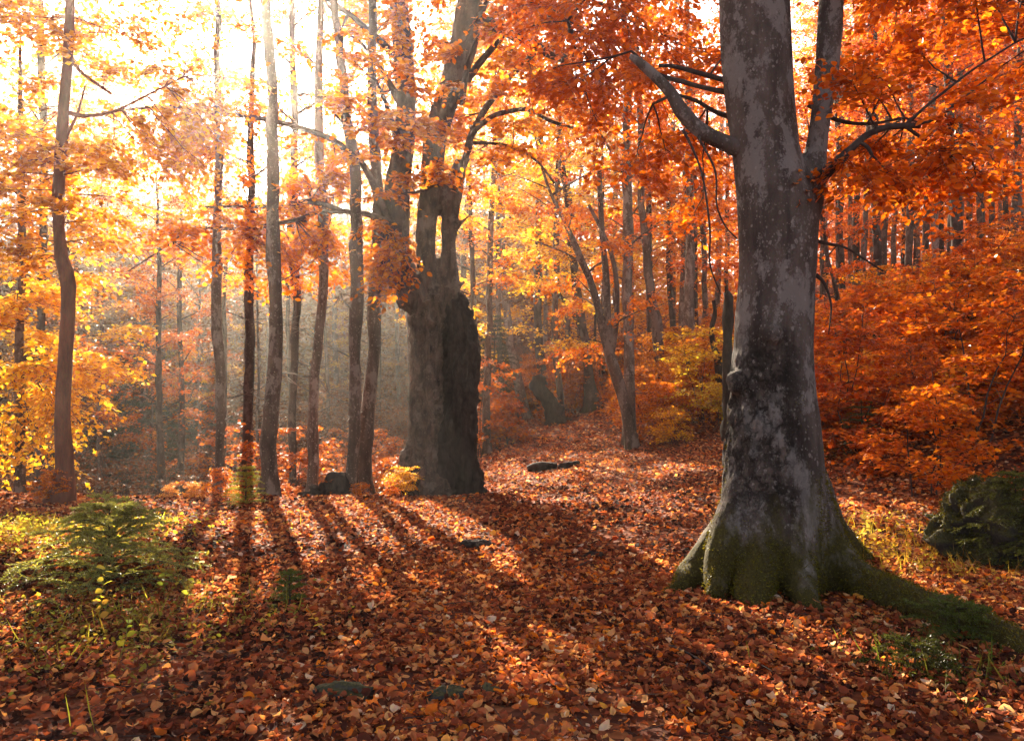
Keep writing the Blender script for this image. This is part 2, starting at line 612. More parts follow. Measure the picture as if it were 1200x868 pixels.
def ground_material(name):
    m, t, out = new_mat(name)
    tc = N(t, "ShaderNodeTexCoord")
    v = N(t, "ShaderNodeTexVoronoi", Scale=14.0)
    t.links.new(tc.outputs["Object"], v.inputs["Vector"])
    s = N(t, "ShaderNodeSeparateColor")
    t.links.new(v.outputs["Color"], s.inputs[0])
    col = ramp(t, s.outputs[0], [(0, (.05, .017, .012)), (.4, (.13, .04, .02)), (.75, (.22, .065, .025)), (1, (.34, .12, .045))])
    n = N(t, "ShaderNodeTexNoise", Scale=1.3, Detail=5.0)
    t.links.new(tc.outputs["Object"], n.inputs["Vector"])
    col = mix(t, 'MULTIPLY', .7, col, ramp(t, n.outputs["Fac"], [(.35, (.4, .38, .4)), (.65, (1, 1, 1))]))
    b = N(t, "ShaderNodeBsdfPrincipled", Roughness=.95)
    b.inputs["Specular IOR Level"].default_value = .1
    t.links.new(col, b.inputs["Base Color"])
    bp = N(t, "ShaderNodeBump", Strength=.8, Distance=.05)
    t.links.new(v.outputs["Distance"], bp.inputs["Height"])
    t.links.new(bp.outputs[0], b.inputs["Normal"])
    t.links.new(b.outputs[0], out.inputs[0])
    return m


def moss_stone_material(name, stone=(.045, .038, .034), moss=(.045, .036, .008), top=.75):
    m, t, out = new_mat(name)
    ge = N(t, "ShaderNodeNewGeometry")
    sx = N(t, "ShaderNodeSeparateXYZ")
    t.links.new(ge.outputs["Normal"], sx.inputs[0])
    tc = N(t, "ShaderNodeTexCoord")
    n = N(t, "ShaderNodeTexNoise", Scale=9.0, Detail=6.0, Roughness=.7)
    t.links.new(tc.outputs["Object"], n.inputs["Vector"])
    a = N(t, "ShaderNodeMath", operation='MULTIPLY_ADD')
    t.links.new(n.outputs["Fac"], a.inputs[0])
    a.inputs[1].default_value = 1.6
    t.links.new(sx.outputs[2], a.inputs[2])
    f = ramp(t, a.outputs[0], [(.0, (0, 0, 0)), (1, (1, 1, 1))])
    mr = N(t, "ShaderNodeMapRange")
    mr.inputs[1].default_value = .6 + top
    mr.inputs[2].default_value = .95 + top
    t.links.new(a.outputs[0], mr.inputs[0])
    t.links.new(mr.outputs[0], f.node.inputs[0])
    sc_ = ramp(t, n.outputs["Fac"], [(.3, tuple(c * .5 for c in stone)), (.7, tuple(c * 1.6 for c in stone))])
    n2 = N(t, "ShaderNodeTexNoise", Scale=90.0, Detail=3.0)
    t.links.new(tc.outputs["Object"], n2.inputs["Vector"])
    mc = ramp(t, n2.outputs["Fac"], [(.3, tuple(c * .4 for c in moss)), (.7, tuple(c * 1.6 for c in moss))])
    col = mix(t, 'MIX', f, sc_, mc)
    b = N(t, "ShaderNodeBsdfPrincipled", Roughness=.95)
    t.links.new(col, b.inputs["Base Color"])
    bp = N(t, "ShaderNodeBump", Strength=.7, Distance=.02)
    t.links.new(mix(t, 'ADD', .6, n.outputs["Fac"], n2.outputs["Fac"]), bp.inputs["Height"])
    t.links.new(bp.outputs[0], b.inputs["Normal"])
    t.links.new(b.outputs[0], out.inputs[0])
    return m


M_LEAF = leaf_material("autumn_leaf", trans=.58)
M_NEEDLE = leaf_material("spruce_needle", trans=.3, dark=.5, shift=(1.4, 1.5, 1.2))
M_LITTER = litter_material("leaf_litter")
M_GROUND = ground_material("forest_soil")
M_BEECH = beech_bark("grey_beech_bark")
M_HOLLOW = bark_material("old_beech_bark", (.012, .008, .006), (.125, .080, .060), (.20, .155, .125), .5, moss_z=None, scale=11, stretch=.4, bump=1.0)
M_DEAD = bark_material("dead_wood_bark", (.007, .005, .004), (.052, .034, .027), None, 0, None, scale=12, stretch=.4, bump=1.0)
M_TRUNK = beech_bark("woodland_bark", (1.05, .88, .78), False, (1.25, .95))
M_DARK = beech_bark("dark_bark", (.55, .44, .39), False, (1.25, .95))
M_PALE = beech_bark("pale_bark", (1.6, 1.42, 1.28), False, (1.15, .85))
M_RED = bark_material("red_brown_bark", (.07, .024, .016), (.19, .068, .04), None, 0, None, scale=9, stretch=.25, bump=.5)
M_TWIG = bark_material("twig_bark", (.03, .02, .018), (.07, .05, .042), None, 0, None, scale=20, stretch=.5, bump=.2)
M_STONE = moss_stone_material("mossy_stone", top=.55)
M_MOSS = moss_stone_material("mossy_rock", (.026, .018, .014), (.040, .034, .007), .05)

# autumn colours (reflectance)
YEL, GOLD, ORA, RED, RUST, BRN = (.66, .33, .035), (.60, .235, .022), (.64, .175, .013), (.60, .115, .011), (.36, .085, .02), (.22, .085, .04)


# ------------------------------------------------------------------ ground
def sp(x, k=1.0):
    return k * .7 * np.logaddexp(0, x / (k * .7))


def ss(a, b, x):
    t = np.clip((x - a) / (b - a), 0, 1)
    return t * t * (3 - 2 * t)


def terrain(x, y, fine=True):
    x, y = np.asarray(x, float), np.asarray(y, float)
    d = .75 * (x - 2.7) + .15 * (y - 18)
    hill = .50 * sp(d - .3, 1.4) * ss(7, 12, y)
    hill = 16 * np.tanh(hill / 16)
    hill = hill * ss(-8, 1.5, x - .02 * y)
    ea = y - 12.6 - .10 * np.sin(x * 1.3) + .12 * np.clip(x + 4, -8, 0)
    eb = -x - .1 + .012 * y
    e = np.minimum(ea, eb)
    drop = -.52 * sp(e - .55, .7)
    drop = -7.0 * np.tanh(-drop / 7.0)
    opp = .5 * sp(y - 40 + .25 * (-x - 8), 8) * ss(6, -6, x - .05 * y)
    opp = 20 * np.tanh(opp / 20)
    path = .006 * sp(y - 17, 3) * ss(-1, .5, x) * ss(200, 40, y)
    bank = .22 * ss(6.55, 6.95, y + .12 * np.sin(x * 3)) * ss(-2.7, -3.4, x) * ss(10.5, 7.5, y)
    far = ss(60, 110, y) * 4.0
    z = hill + drop + opp + path + bank + far
    if fine:
        p = np.stack([x.ravel(), y.ravel(), np.zeros(x.size)], -1)
        z = z + (fbm(p * .45, 3) * .05 + fbm(p * 2.1 + 9, 2) * .018).reshape(x.shape)
    # mound around the big beech
    z = z - .05 * np.exp(-(((x - 2.25) / 1.3) ** 2 + ((y - 6.9) / 1.2) ** 2))
    return z


def tz(x, y):
    return float(terrain(np.array([x]), np.array([y]))[0])


def ground_sheet():
    n = 420
    s = np.linspace(-1, 1, n)
    gx = np.sinh(s * 4.2) / math.sinh(4.2) * 240
    s2 = np.linspace(-.65, 1, n)
    gy = 6 + np.sinh(s2 * 4.6) / math.sinh(4.6) * 260
    X, Yy = np.meshgrid(gx, gy, indexing='ij')
    Z = terrain(X, Yy)
    v = np.stack([X, Yy, Z], -1).reshape(-1, 3)
    i, j = np.meshgrid(np.arange(n - 1), np.arange(n - 1), indexing='ij')
    a = (i * n + j)
    f = np.stack([a, a + n, a + n + 1, a + 1], -1).reshape(-1, 4)
    mb = MB()
    mb.add(v, f)
    o = part("ground", mb.mesh("ground", smooth=True), M_GROUND)
    o["kind"] = "structure"
    o["label"] = "forest floor of dark soil under fallen leaves"


ground_sheet()


# ------------------------------------------------------------------ fallen leaves
def litter_templates():
    out = []
    st = [0, .22, .5, .78, 1.0]
    wd = [.05, .36, .42, .28, .03]
    for curl, roll, tw in ((.14, .22, .08), (.45, .40, -.16), (-.30, .44, .2), (.7, .14, .3), (.25, .65, -.3), (-.16, -.35, .16), (.9, .5, .1)):
        v = []
        for a, w in zip(st, wd):
            for s in (-1, 0, 1):
                z = curl * (a - .5) ** 2 * 1.8 + roll * abs(s) * w * 1.4 + tw * s * (a - .5)
                v.append((a - .5, s * w * (1 - abs(roll) * .35), z))
        f = []
        for i in range(4):
            for j in range(2):
                q = i * 3 + j
                f.append([q, q + 3, q + 4, q + 1])
        out.append((np.array(v), np.array(f)))
    return out


def scatter_ground(rng, y0, y1, dens, margin=1.25):
    """Points on the ground in the wedge the camera sees (with room to step aside)."""
    half = .68 * margin
    area = half * (y1 ** 2 - y0 ** 2) + 2.0 * (y1 - y0)
    n = int(area * dens)
    y = np.sqrt(rng.uniform(y0 ** 2, y1 ** 2, n))
    x = rng.uniform(-1, 1, n) * (half * y + 1.0)
    return x, y


def build_litter():
    rng = np.random.default_rng(11)
    T = litter_templates()
    mb = MB()
    for (y0, y1, dens, sz, simple) in ((2.2, 6.5, 900, .026, True), (2.2, 7.8, 1250, .057, False), (7.8, 13, 700, .064, None), (13, 21, 300, .08, True), (21, 42, 80, .12, True)):
        x, y = scatter_ground(rng, y0, y1, dens, 1.15 if y0 > 7 else 1.3)
        # fewer leaves down in the ravine
        z = terrain(x, y)
        keep = (z > -3.5) & (rng.random(len(x)) < 1.15 - .75 * ss(.1, .7, fbm(np.stack([x * 1.6, y * 1.6, x * 0 + 3], -1), 2)))
        x, y, z = x[keep], y[keep], z[keep]
        n = len(x)
        th = rng.uniform(0, 2 * math.pi, n)
        ax = np.stack([np.cos(th), np.sin(th), rng.normal(0, .36, n)], -1)
        tl = np.where(rng.random(n) < .45, .22, .75)
        nr = np.stack([rng.normal(0, 1, n) * tl, rng.normal(0, 1, n) * tl, np.ones(n)], -1)
        L = sz * (rng.uniform(.45, 1.2, n) + .35 * (rng.random(n) < .08))
        pos = np.stack([x, y, z + rng.uniform(.004, .05, n)], -1)
        pz = np.stack([x * .6, y * .6, np.zeros(n)], -1)
        rnd = np.clip(rng.beta(1.25, 1.5, n) * .95 + .16 * vnoise(pz) + .08 * vnoise(pz * 5) + rng.choice([0, .3], n, p=[.88, .12]), 0, 1)
        if simple:
            ax_, tpl = ax, (np.array([[-.5, 0, 0], [0, .40, .16], [.5, 0, .03], [0, -.40, .10]]), np.array([[0, 3, 2, 1]]))
            place_template(mb, tpl, pos, ax, nr, L, L, rnd)
        elif simple is None:
            for cu in (.10, .30, -.2):
                s = rng.integers(0, 3, n) == 0
                place_template(mb, (np.array([[-.5, 0, 0], [-.2, .36, cu], [.22, .32, cu * .8], [.5, 0, cu * .4], [.22, -.32, cu], [-.2, -.36, cu * .7]]), np.array([[0, 3, 2, 1], [0, 5, 4, 3]])), pos[s], ax[s], nr[s], L[s], L[s], rnd[s])
        else:
            k = rng.integers(0, len(T), n)
            for q in range(len(T)):
                s = k == q
                place_template(mb, T[q], pos[s], ax[s], nr[s], L[s], L[s] * rng.uniform(.75, 1.1, s.sum()), rnd[s])
    o = part("fallen_leaves", mb.mesh("fallen_leaves"), M_LITTER)
    o["kind"] = "stuff"
    o["label"] = "carpet of fallen red brown beech leaves"


build_litter()


def build_twig_litter():
    """Short bare twigs strewn among the leaves."""
    rng = np.random.default_rng(12)
    mb = MB()
    for y0, y1, dens in ((2.4, 8, 11), (8, 16, 4)):
        x, y = scatter_ground(rng, y0, y1, dens)
        n = len(x)
        p = np.stack([x, y, terrain(x, y) + rng.uniform(.015, .055, n)], -1)
        an = rng.uniform(0, 6.28, n)
        d = norm(np.stack([np.cos(an), np.sin(an), rng.normal(0, .12, n)], -1))
        Lt = rng.uniform(.06, .34, n)
        twigs(mb, rng, p, d, Lt, rng.uniform(.0015, .0045, n), .04, 4)
        k = rng.random(n) < .5
        d2 = norm(d[k] + rng.normal(0, .5, (k.sum(), 3)) * [1, 1, .2])
        twigs(mb, rng, p[k] + d[k] * (Lt[k] * .4)[:, None], d2, Lt[k] * .5, np.full(k.sum(), .0015), .04, 4)
    o = part("fallen_twigs", mb.mesh("fallen_twigs"), M_TWIG)
    o["kind"] = "stuff"
    o["label"] = "thin bare twigs strewn through the fallen leaves"


build_twig_litter()


# ------------------------------------------------------------------ tree building blocks
def px_path(pts, Y, dY=0.0):
    """Rows x, y, z, radius from rows (px, py, width px[, extra depth])."""
    out = []
    for p in pts:
        yy = Y + (p[3] if len(p) > 3 else 0.0)
        q = P(p[0], p[1], yy)
        out.append([*q, .5 * p[2] * yy / F_PX])
    return np.array(out)


def to_ground(path):
    """Carry a trunk path down into the ground."""
    b = path[0].copy()
    g = tz(b[0], b[1])
    if b[2] > g - .15:
        b2 = b.copy()
        b2[2] = g - .25
        b2[3] = b[3] * 1.06
        path = np.vstack([b2, path])
    return path, g


def rootlobes(z, radius, rng, k=5, amp=.9, h=.35):
    ph = rng.uniform(0, 2 * math.pi)
    zz = np.asarray(z)

    def fn(th, i):
        a = amp * math.exp(-max(zz[i], 0) / h)
        return 1 + a * (.55 + .45 * np.cos(k * th + ph + .6 * np.sin(th)))
    return fn


def extend_up(path, top_z):
    """Carry a trunk path up past the frame to its real top."""
    e = path[-1]
    if e[2] >= top_z:
        return path
    d = path[-1, :3] - path[-2, :3]
    d = d / np.linalg.norm(d)
    d[:2] *= .6
    n = 3
    rows = [path]
    for k in range(1, n + 1):
        L = (top_z - e[2]) * k / n
        q = e.copy()
        q[:3] = e[:3] + d / max(d[2], .4) * L
        q[3] = e[3] * (1 - .82 * k / n)
        rows.append(q[None])
    return np.vstack(rows)


# crowns shared by the woodland trees ------------------------------------------------
def crown_mesh(name, seed, z0, z1, rmax, nl, ntw, per, size, up=.25, tw_r=None, shape=1.0, tpl=T_DIAMOND):
    """One crown about the z axis: limbs, twigs (wood) and leaves; returns (leaf mesh, wood MB)."""
    rng = np.random.default_rng(seed)
    lv, wd = MB(), MB()
    ang = 0
    for k in range(nl):
        u = (k + rng.random()) / nl
        z = z0 + (z1 - z0) * u
        ang += 2.4 + rng.normal(0, .35)
        prof = (math.sin(math.pi * min(1, .18 + .82 * u)) ** .6) * (1 - .35 * u * shape)
        L = rmax * prof * rng.uniform(.55, 1.1)
        d = np.array([math.cos(ang), math.sin(ang), up * rng.uniform(.3, 1.6) + .25 * u])
        a = np.array([0, 0, z])
        b = a + d * L
        path = limb_path(rng, a, b, 6, .05, .12)
        r = np.linspace(.012 + .008 * L, .004, 6)
        tube(wd, path, r, 4, cap=False)
        p0, dd, LL = spray(rng, path, .22, ntw, (.45, 1.15), .4)
        leaves(lv, rng, p0, dd, LL, per, size, tpl, tilt=.55, droop=.2, spread=.05)
        if tw_r:
            twigs(wd, rng, p0, dd, LL, np.full(len(p0), tw_r), .2)
    return lv, wd


CROWNS = []
for k, (z0, z1, rm, nl, ntw, per, sz) in enumerate(((3.4, 14, 3.2, 24, 18, 15, .125), (4.6, 15, 2.8, 22, 17, 15, .125), (2.2, 12, 3.0, 24, 18, 15, .12), (6.5, 17, 3.4, 22, 18, 15, .13))):
    lv, wd = crown_mesh("crown", 100 + k, z0, z1, rm, nl, ntw, per, sz)
    CROWNS.append((lv.mesh("crown"), wd))
CROWN_META = [np.concatenate(w.v) for _, w in CROWNS]
for me, _ in CROWNS:
    me.materials.append(M_LEAF)


def woodland_tree(pts, Y, label, color, bark=M_TRUNK, crown=0, height=15.0, cscale=(1, 1), group=None, rot=0.0, seed=1, flare=.85, forks=(), name="beech_tree", cat="tree", extend=True, crown_on=True, limbs=True):
    rng = np.random.default_rng(seed)
    path = px_path(pts, Y)
    path, g = to_ground(path)
    if extend:
        path = extend_up(path, g + height)
    base = np.array([path[0, 0], path[0, 1], g])
    root = thing(name, label, cat, base, group)
    n = max(14, int((path[-1, 2] - path[0, 2]) / .35))
    c = curve(path, n)
    c[:, 3] = np.maximum(c[:, 3], .006)
    c[1:-1, :2] += rng.normal(0, .010, (n - 2, 2))
    zz_ = c[:, 2] + seed * 3.1
    c[:, 0] += .05 * fbm(np.stack([zz_ * .55, zz_ * 0, zz_ * 0], -1), 2)
    c[:, 3] *= 1 + .10 * fbm(np.stack([zz_ * 1.7, zz_ * 0 + 5, zz_ * 0], -1), 2)
    mb = MB()
    tube(mb, c[:, :3], c[:, 3], 12 if Y < 22 else 8, rootlobes(c[:, 2] - g, None, rng, 4, flare, .25), seed=seed, bump=.10)
    for fp in forks:
        fc = px_path(fp, Y)
        fn_ = max(10, len(fp) * 3)
        q = curve(fc, fn_)
        tube(mb, q[:, :3], np.maximum(q[:, 3], .006), 8, seed=seed + 3, bump=.08)
    if Y < 35 and crown_on:
        for q in range(9 if Y < 22 else 5):
            zq = rng.uniform(.9, 6.5)
            j = int(np.argmin(np.abs(c[:, 2] - g - zq)))
            an = rng.uniform(0, 6.28)
            Lq = rng.uniform(.3, 1.3)
            a_ = c[j, :3]
            b_ = a_ + np.array([math.cos(an), math.sin(an), rng.uniform(-.15, .7)]) * Lq
            pq = limb_path(rng, a_, b_, 6, -.05, .35)
            tube(mb, pq, np.linspace(.013, .003, 6) * (1 if Y < 22 else 1.3), 5, cap=False)
            for w in range(3):
                e0 = pq[rng.integers(2, 5)]
                e1 = e0 + (pq[-1] - pq[0]) * rng.uniform(.2, .4) + rng.normal(0, .12 * Lq, 3)
                tube(mb, limb_path(rng, e0, e1, 4, 0, .3), np.linspace(.006, .002, 4), 4, cap=False)
    if crown_on and limbs:
        lm, wd = CROWNS[crown]
        wv = np.concatenate(wd.v) * np.array([cscale[0], cscale[0], cscale[1]])
        ca, sa = math.cos(rot), math.sin(rot)
        # follow the trunk's lean
        tr = np.interp(wv[:, 2] + g, c[:, 2], c[:, 0]), np.interp(wv[:, 2] + g, c[:, 2], c[:, 1])
        x = wv[:, 0] * ca - wv[:, 1] * sa
        y = wv[:, 0] * sa + wv[:, 1] * ca
        if Y < 40:
            mb.add(np.stack([x + tr[0], y + tr[1], wv[:, 2] + g], -1), np.concatenate(wd.f))
    part("trunk", mb.mesh("trunk", base, True), bark, root)
    if crown_on:
        lm, wd = CROWNS[crown]
        mid = .5 * (g + height)
        o = part("crown", lm, M_LEAF, root, color=color)
        o.scale = (cscale[0], cscale[0], cscale[1])
        zm = g + 8 * cscale[1]
        dx = np.interp(zm, c[:, 2], c[:, 0]) - base[0]
        dy = np.interp(zm, c[:, 2], c[:, 1]) - base[1]
        q = Vector((0, 0, 1)).rotation_difference(Vector((dx, dy, zm - g)).normalized())
        o.rotation_mode = 'QUATERNION'
        o.rotation_quaternion = q @ Quaternion((0, 0, 1), rot)
    return root


def fused(mb, voxel, smooth=4, disp=None):
    """Join overlapping solids of one MB into one skin, then push it about with disp(v, n)."""
    me = mb.mesh("raw")
    ob = bpy.data.objects.new("raw", me)
    C.objects.link(ob)
    m = ob.modifiers.new("r", 'REMESH')
    m.mode = 'VOXEL'
    m.voxel_size = voxel
    if smooth:
        s = ob.modifiers.new("s", 'SMOOTH')
        s.iterations = smooth
        s.factor = .5
    dg = bpy.context.evaluated_depsgraph_get()
    out = bpy.data.meshes.new_from_object(ob.evaluated_get(dg))
    bpy.data.objects.remove(ob)
    bpy.data.meshes.remove(me)
    out.materials.clear()
    n = len(out.vertices)
    v = np.empty(n * 3, np.float32)
    out.vertices.foreach_get("co", v)
    v = v.reshape(-1, 3).astype(float)
    if disp:
        nn = np.empty(n * 3, np.float32)
        out.vertex_normals.foreach_get("vector", nn)
        v = disp(v, nn.reshape(-1, 3).astype(float))
    out.vertices.foreach_set("co", v.astype(np.float32).ravel())
    out.update()
    out.polygons.foreach_set("use_smooth", np.ones(len(out.polygons), dtype=bool))
    return out


def shift_mesh(me, base):
    me.transform(Matrix.Translation(-Vector(base)))
    return me


def branch_mesh(paths, Y, base, sides=8, bump=.08, seed=0):
    mb = MB()
    for p in paths:
        c = px_path(p, Y)
        c = curve(c, max(8, len(p) * 4))
        tube(mb, c[:, :3], np.maximum(c[:, 3], .003), sides, bump=bump, seed=seed)
    return mb.mesh("branch", base, True)


def cluster_crown(rng, wood, lv, anchors, centers, ntw, per, size, Lr, tpl, tw_r=.003, limb_r=.012, tilt=.55, start=.45, flat=.4):
    anchors = np.asarray(anchors)
    for c in centers:
        i = np.argmin(np.linalg.norm((anchors - c) * np.array([1, 1, 1.3]), axis=1))
        a = anchors[i]
        path = limb_path(rng, a, c, 7, rng.uniform(-.05, .1), .14)
        tube(wood, path, np.linspace(limb_r, .004, 7), 5, cap=False)
        p0, d, L = spray(rng, path, start, ntw, Lr, flat)
        leaves(lv, rng, p0, d, L, per, size, tpl, tilt=tilt, droop=.18, spread=.03)
        twigs(wood, rng, p0, d, L, np.full(len(p0), tw_r), .18)


# ------------------------------------------------------------------ the big beech on the right
def big_beech():
    Y = 6.9
    rng = np.random.default_rng(5)
    b0 = P(905, 690, Y)
    base = np.array([b0[0], b0[1], tz(b0[0], b0[1])])
    root = thing("beech_tree", "massive grey forked beech with mossy spreading roots beside the path", "tree", base)
    mb = MB()

    def add(pts, n, sides=24):
        c = curve(px_path(pts, Y), n)
        tube(mb, c[:, :3], np.maximum(c[:, 3], .01), sides)
    add([(904, 735, 150), (905, 690, 142), (906, 650, 134), (905, 620, 129), (906, 580, 121), (907, 520, 110), (906, 450, 96), (907, 400, 90), (911, 330, 87),
         (912, 260, 92), (908, 225, 88), (900, 190, 78), (896, 160, 77), (889, 100, 80), (884, 40, 82), (880, -60, 78), (872, -260, 66), (868, -420, 56)], 70, 32)
    add([(920, 330, 50), (932, 270, 50), (943, 230, 46), (952, 200, 34), (957, 170, 25), (962, 140, 24), (967, 100, 26), (972, 40, 27), (976, -60, 25), (985, -260, 22), (990, -420, 18)], 40, 16)
    # roots
    add([(880, 585, 54, .0), (850, 630, 50, -.02), (822, 665, 36, -.08), (800, 685, 26, -.3), (772, 700, 12, -.5)], 18, 12)
    add([(880, 570, 58, -.12), (858, 620, 50, -.26), (843, 668, 38, -.42), (834, 700, 20, -.6)], 16, 12)
    add([(892, 600, 74, -.18), (888, 660, 56, -.42), (884, 702, 42, -.7), (880, 728, 22, -.9)], 16, 12)
    add([(915, 600, 66, -.18), (928, 660, 48, -.42), (944, 702, 32, -.72), (962, 726, 14, -.95)], 16, 12)
    add([(940, 580, 66, -.02), (968, 640, 58, -.1), (1000, 676, 52, -.35), (1045, 698, 50, -.75), (1100, 719, 46, -1.15), (1160, 745, 42, -1.6), (1225, 776, 34, -2.0)], 30, 12)
    add([(940, 560, 60, .25), (975, 625, 40, .5), (1010, 655, 24, .8), (1040, 668, 12, 1.1)], 16, 12)
    # old branch scars and burls
    for (px, py, w, dy) in ((866, 450, 30, -.12), (905, 392, 30, -.26), (862, 50, 26, -.06)):
        q = P(px, py, Y + dy)
        r = w * .5 * Y / F_PX
        tube(mb, [q + [0, 0, -r], q + [0, 0, -r * .4], q + [0, 0, r * .4], q + [0, 0, r]], [r * .3, r * .95, r * .95, r * .3], 10)

    def disp(v, n):
        z = v[:, 2]
        a = fbm(v * np.array([2.2, 2.2, .8]), 3)
        b = fbm(v * np.array([9, 9, 3.0]) + 5, 3)
        rough = np.exp(-((z - 1.35) / .55) ** 2) * ss(.2, -.15, v[:, 0] - b0[0])
        c = np.maximum(fbm(v * np.array([20, 20, 8.0]) + 3, 2), -.3)
        low = np.exp(-np.maximum(z, 0) / .5)
        fl = fbm(np.stack([np.arctan2(v[:, 1] - Y, v[:, 0] - b0[0]) * 5, z * .5, z * 0], -1), 2)
        return v + n * (a * .016 + b * (.004 + .012 * rough) + c * .034 * rough + fl * .026 * low + (fbm(v * np.array([6, 6, 4.0]), 3) * .022 + np.abs(fbm(v * np.array([3.2, 3.2, 1.5]) + 2, 2)) * -.03) * low)[:, None]
    tr = shift_mesh(fused(mb, .016, 5, disp), base)
    part("trunk", tr, M_BEECH, root)
    moss_fuzz(tr, 26000, 3, lambda v, n: np.clip((1.0 - v[:, 2]) + .8 * fbm(v * np.array([3, 3, 1.2]), 3), 0, 1) ** 2 * (n[:, 1] < .5) * (v[:, 2] > -.1) + 1e-9, .022, root, (.115, .095, .014))
    # visible branches
    brs = [
        ([[(872, 176, 26), (846, 166, 21), (820, 152, 19), (800, 132, 18), (785, 108, 15), (766, 88, 13), (748, 72, 11), (738, 66, 6)]], -.05),
        ([[(866, 96, 9), (850, 94, 7), (820, 86, 6), (790, 78, 5), (772, 77, 5)], ], .1), ([[(862, 110, 9), (830, 104, 6), (800, 96, 6), (770, 86, 5), (740, 60, 3)]], .12),
        ([[(868, 140, 8), (840, 132, 6), (815, 118, 5), (790, 112, 4), (765, 122, 3)]], .3),
        ([[(965, 205, 16), (985, 186, 11), (1000, 172, 9), (1018, 157, 8), (1042, 149, 8), (1078, 147, 7)],
          [(1060, 148, 5), (1085, 125, 3.5), (1110, 105, 3), (1140, 82, 2.5), (1190, 50, 2)],
          [(1062, 149, 5), (1085, 165, 3.5), (1108, 176, 3), (1140, 190, 2)],
          [(1006, 166, 5), (1016, 172, 5), (1022, 182, 4)],
          [(1068, 147, 4), (1095, 140, 3), (1125, 118, 3), (1160, 90, 2)]], -.2),
        ([[(948, 122, 8), (960, 130, 6), (985, 142, 5), (1020, 145, 4), (1060, 138, 3)]], .5),
        ([[(800, 152, 4), (812, 175, 3), (824, 210, 2.6), (832, 270, 2.4), (832, 310, 2), (845, 345, 1.4)],
          [(818, 160, 3.2), (838, 200, 2.6), (840, 240, 2.2), (850, 265, 2), (864, 280, 1.5)]], -.1),
        ([[(956, 322, 6), (966, 332, 3.5), (974, 358, 2.4), (971, 392, 1.4)]], .1), ([[(952, 280, 5), (966, 285, 4), (990, 290, 3), (1015, 305, 2.5), (1035, 318, 2)]], .1),
    ]
    anchors = []
    for ps, dy in brs:
        part("branch", branch_mesh(ps, Y + dy, base), M_BEECH if ps[0][0][2] > 20 else M_TWIG, root)
        for p in ps:
            c = curve(px_path(p, Y + dy), 9)
            anchors += list(c[3:, :3])
    # limbs above the frame, where most of the leaves hang from
    hi = MB()
    for (px, py, Yt, z0) in ((1180, -60, 8.6, 6.0), (1120, -90, 7.0, 5.8), (1060, -40, 8.4, 5.9), (1240, 20, 7.6, 6.0), (700, -60, 8.6, 5.6), (780, -40, 9.6, 5.9), (620, 10, 9.6, 6.0), (660, 20, 8.8, 5.9),
                             (1030, -60, 6.0, 5.9), (720, 0, 9.8, 5.9)):
        a = np.array([b0[0] - .1 + (.35 if px > 950 else 0), Y, z0])
        b = P(px, py, Yt)
        path = limb_path(rng, a, b, 9, .12, .1)
        tube(hi, path, np.linspace(.06, .014, 9), 6, cap=False)
        anchors += list(path[3:])
    wood, lv = hi, MB()
    cen = []
    for _ in range(48):
        px = rng.uniform(975, 1250)
        py = rng.uniform(-60, 215) if rng.random() < .75 else rng.uniform(-60, 120)
        cen.append(P(px, py, rng.uniform(6.3, 9.6)))
    for _ in range(50):
        px = rng.uniform(600, 870)
        py = rng.uniform(-60, 130) + (rng.uniform(0, 110) if px > 690 else 0)
        cen.append(P(px, py, rng.uniform(7.6, 11)))
    for (px, py, Yc) in ((990, 190, 6.6), (1010, 200, 6.6), (1040, 205, 6.7), (1110, 190, 6.8), (1145, 210, 7.0), (1080, 215, 7.0), (830, 180, 8.5), (810, 250, 8.8)):
        cen.append(P(px, py, Yc))
    cluster_crown(rng, wood, lv, anchors, cen, 14, 14, .072, (.3, .8), T_LEAF, .0028, .010)
    part("branch", wood.mesh("branch", base, True), M_TWIG, root)
    part("crown", lv.mesh("crown", base), M_LEAF, root, color=(.62, .135, .013))


def moss_fuzz(me, n, seed, keep, size, parent, color):
    """Short moss shoots standing on a skin: a part of the thing it grows on."""
    rng = np.random.default_rng(seed)
    k = len(me.vertices)
    v = np.empty(k * 3, np.float32)
    me.vertices.foreach_get("co", v)
    nn = np.empty(k * 3, np.float32)
    me.vertex_normals.foreach_get("vector", nn)
    v, nn = v.reshape(-1, 3).astype(float), nn.reshape(-1, 3).astype(float)
    w = keep(v, nn)
    idx = rng.choice(k, n, p=w / w.sum())
    p = v[idx] + rng.normal(0, .006, (n, 3))
    ax = nn[idx] + rng.normal(0, .5, (n, 3)) + np.array([0, 0, -.25])
    lv = MB()
    s_ = size * rng.uniform(.5, 1.4, n)
    place_template(lv, (np.array([[0, .13, 0], [.5, .15, 0], [1, 0, 0], [.5, -.15, 0]]), np.array([[0, 3, 2, 1]])), p, ax, rng.normal(0, 1, (n, 3)), s_, s_, rng.random(n))
    return part("moss", lv.mesh("moss"), M_NEEDLE, parent, color=color)


big_beech()


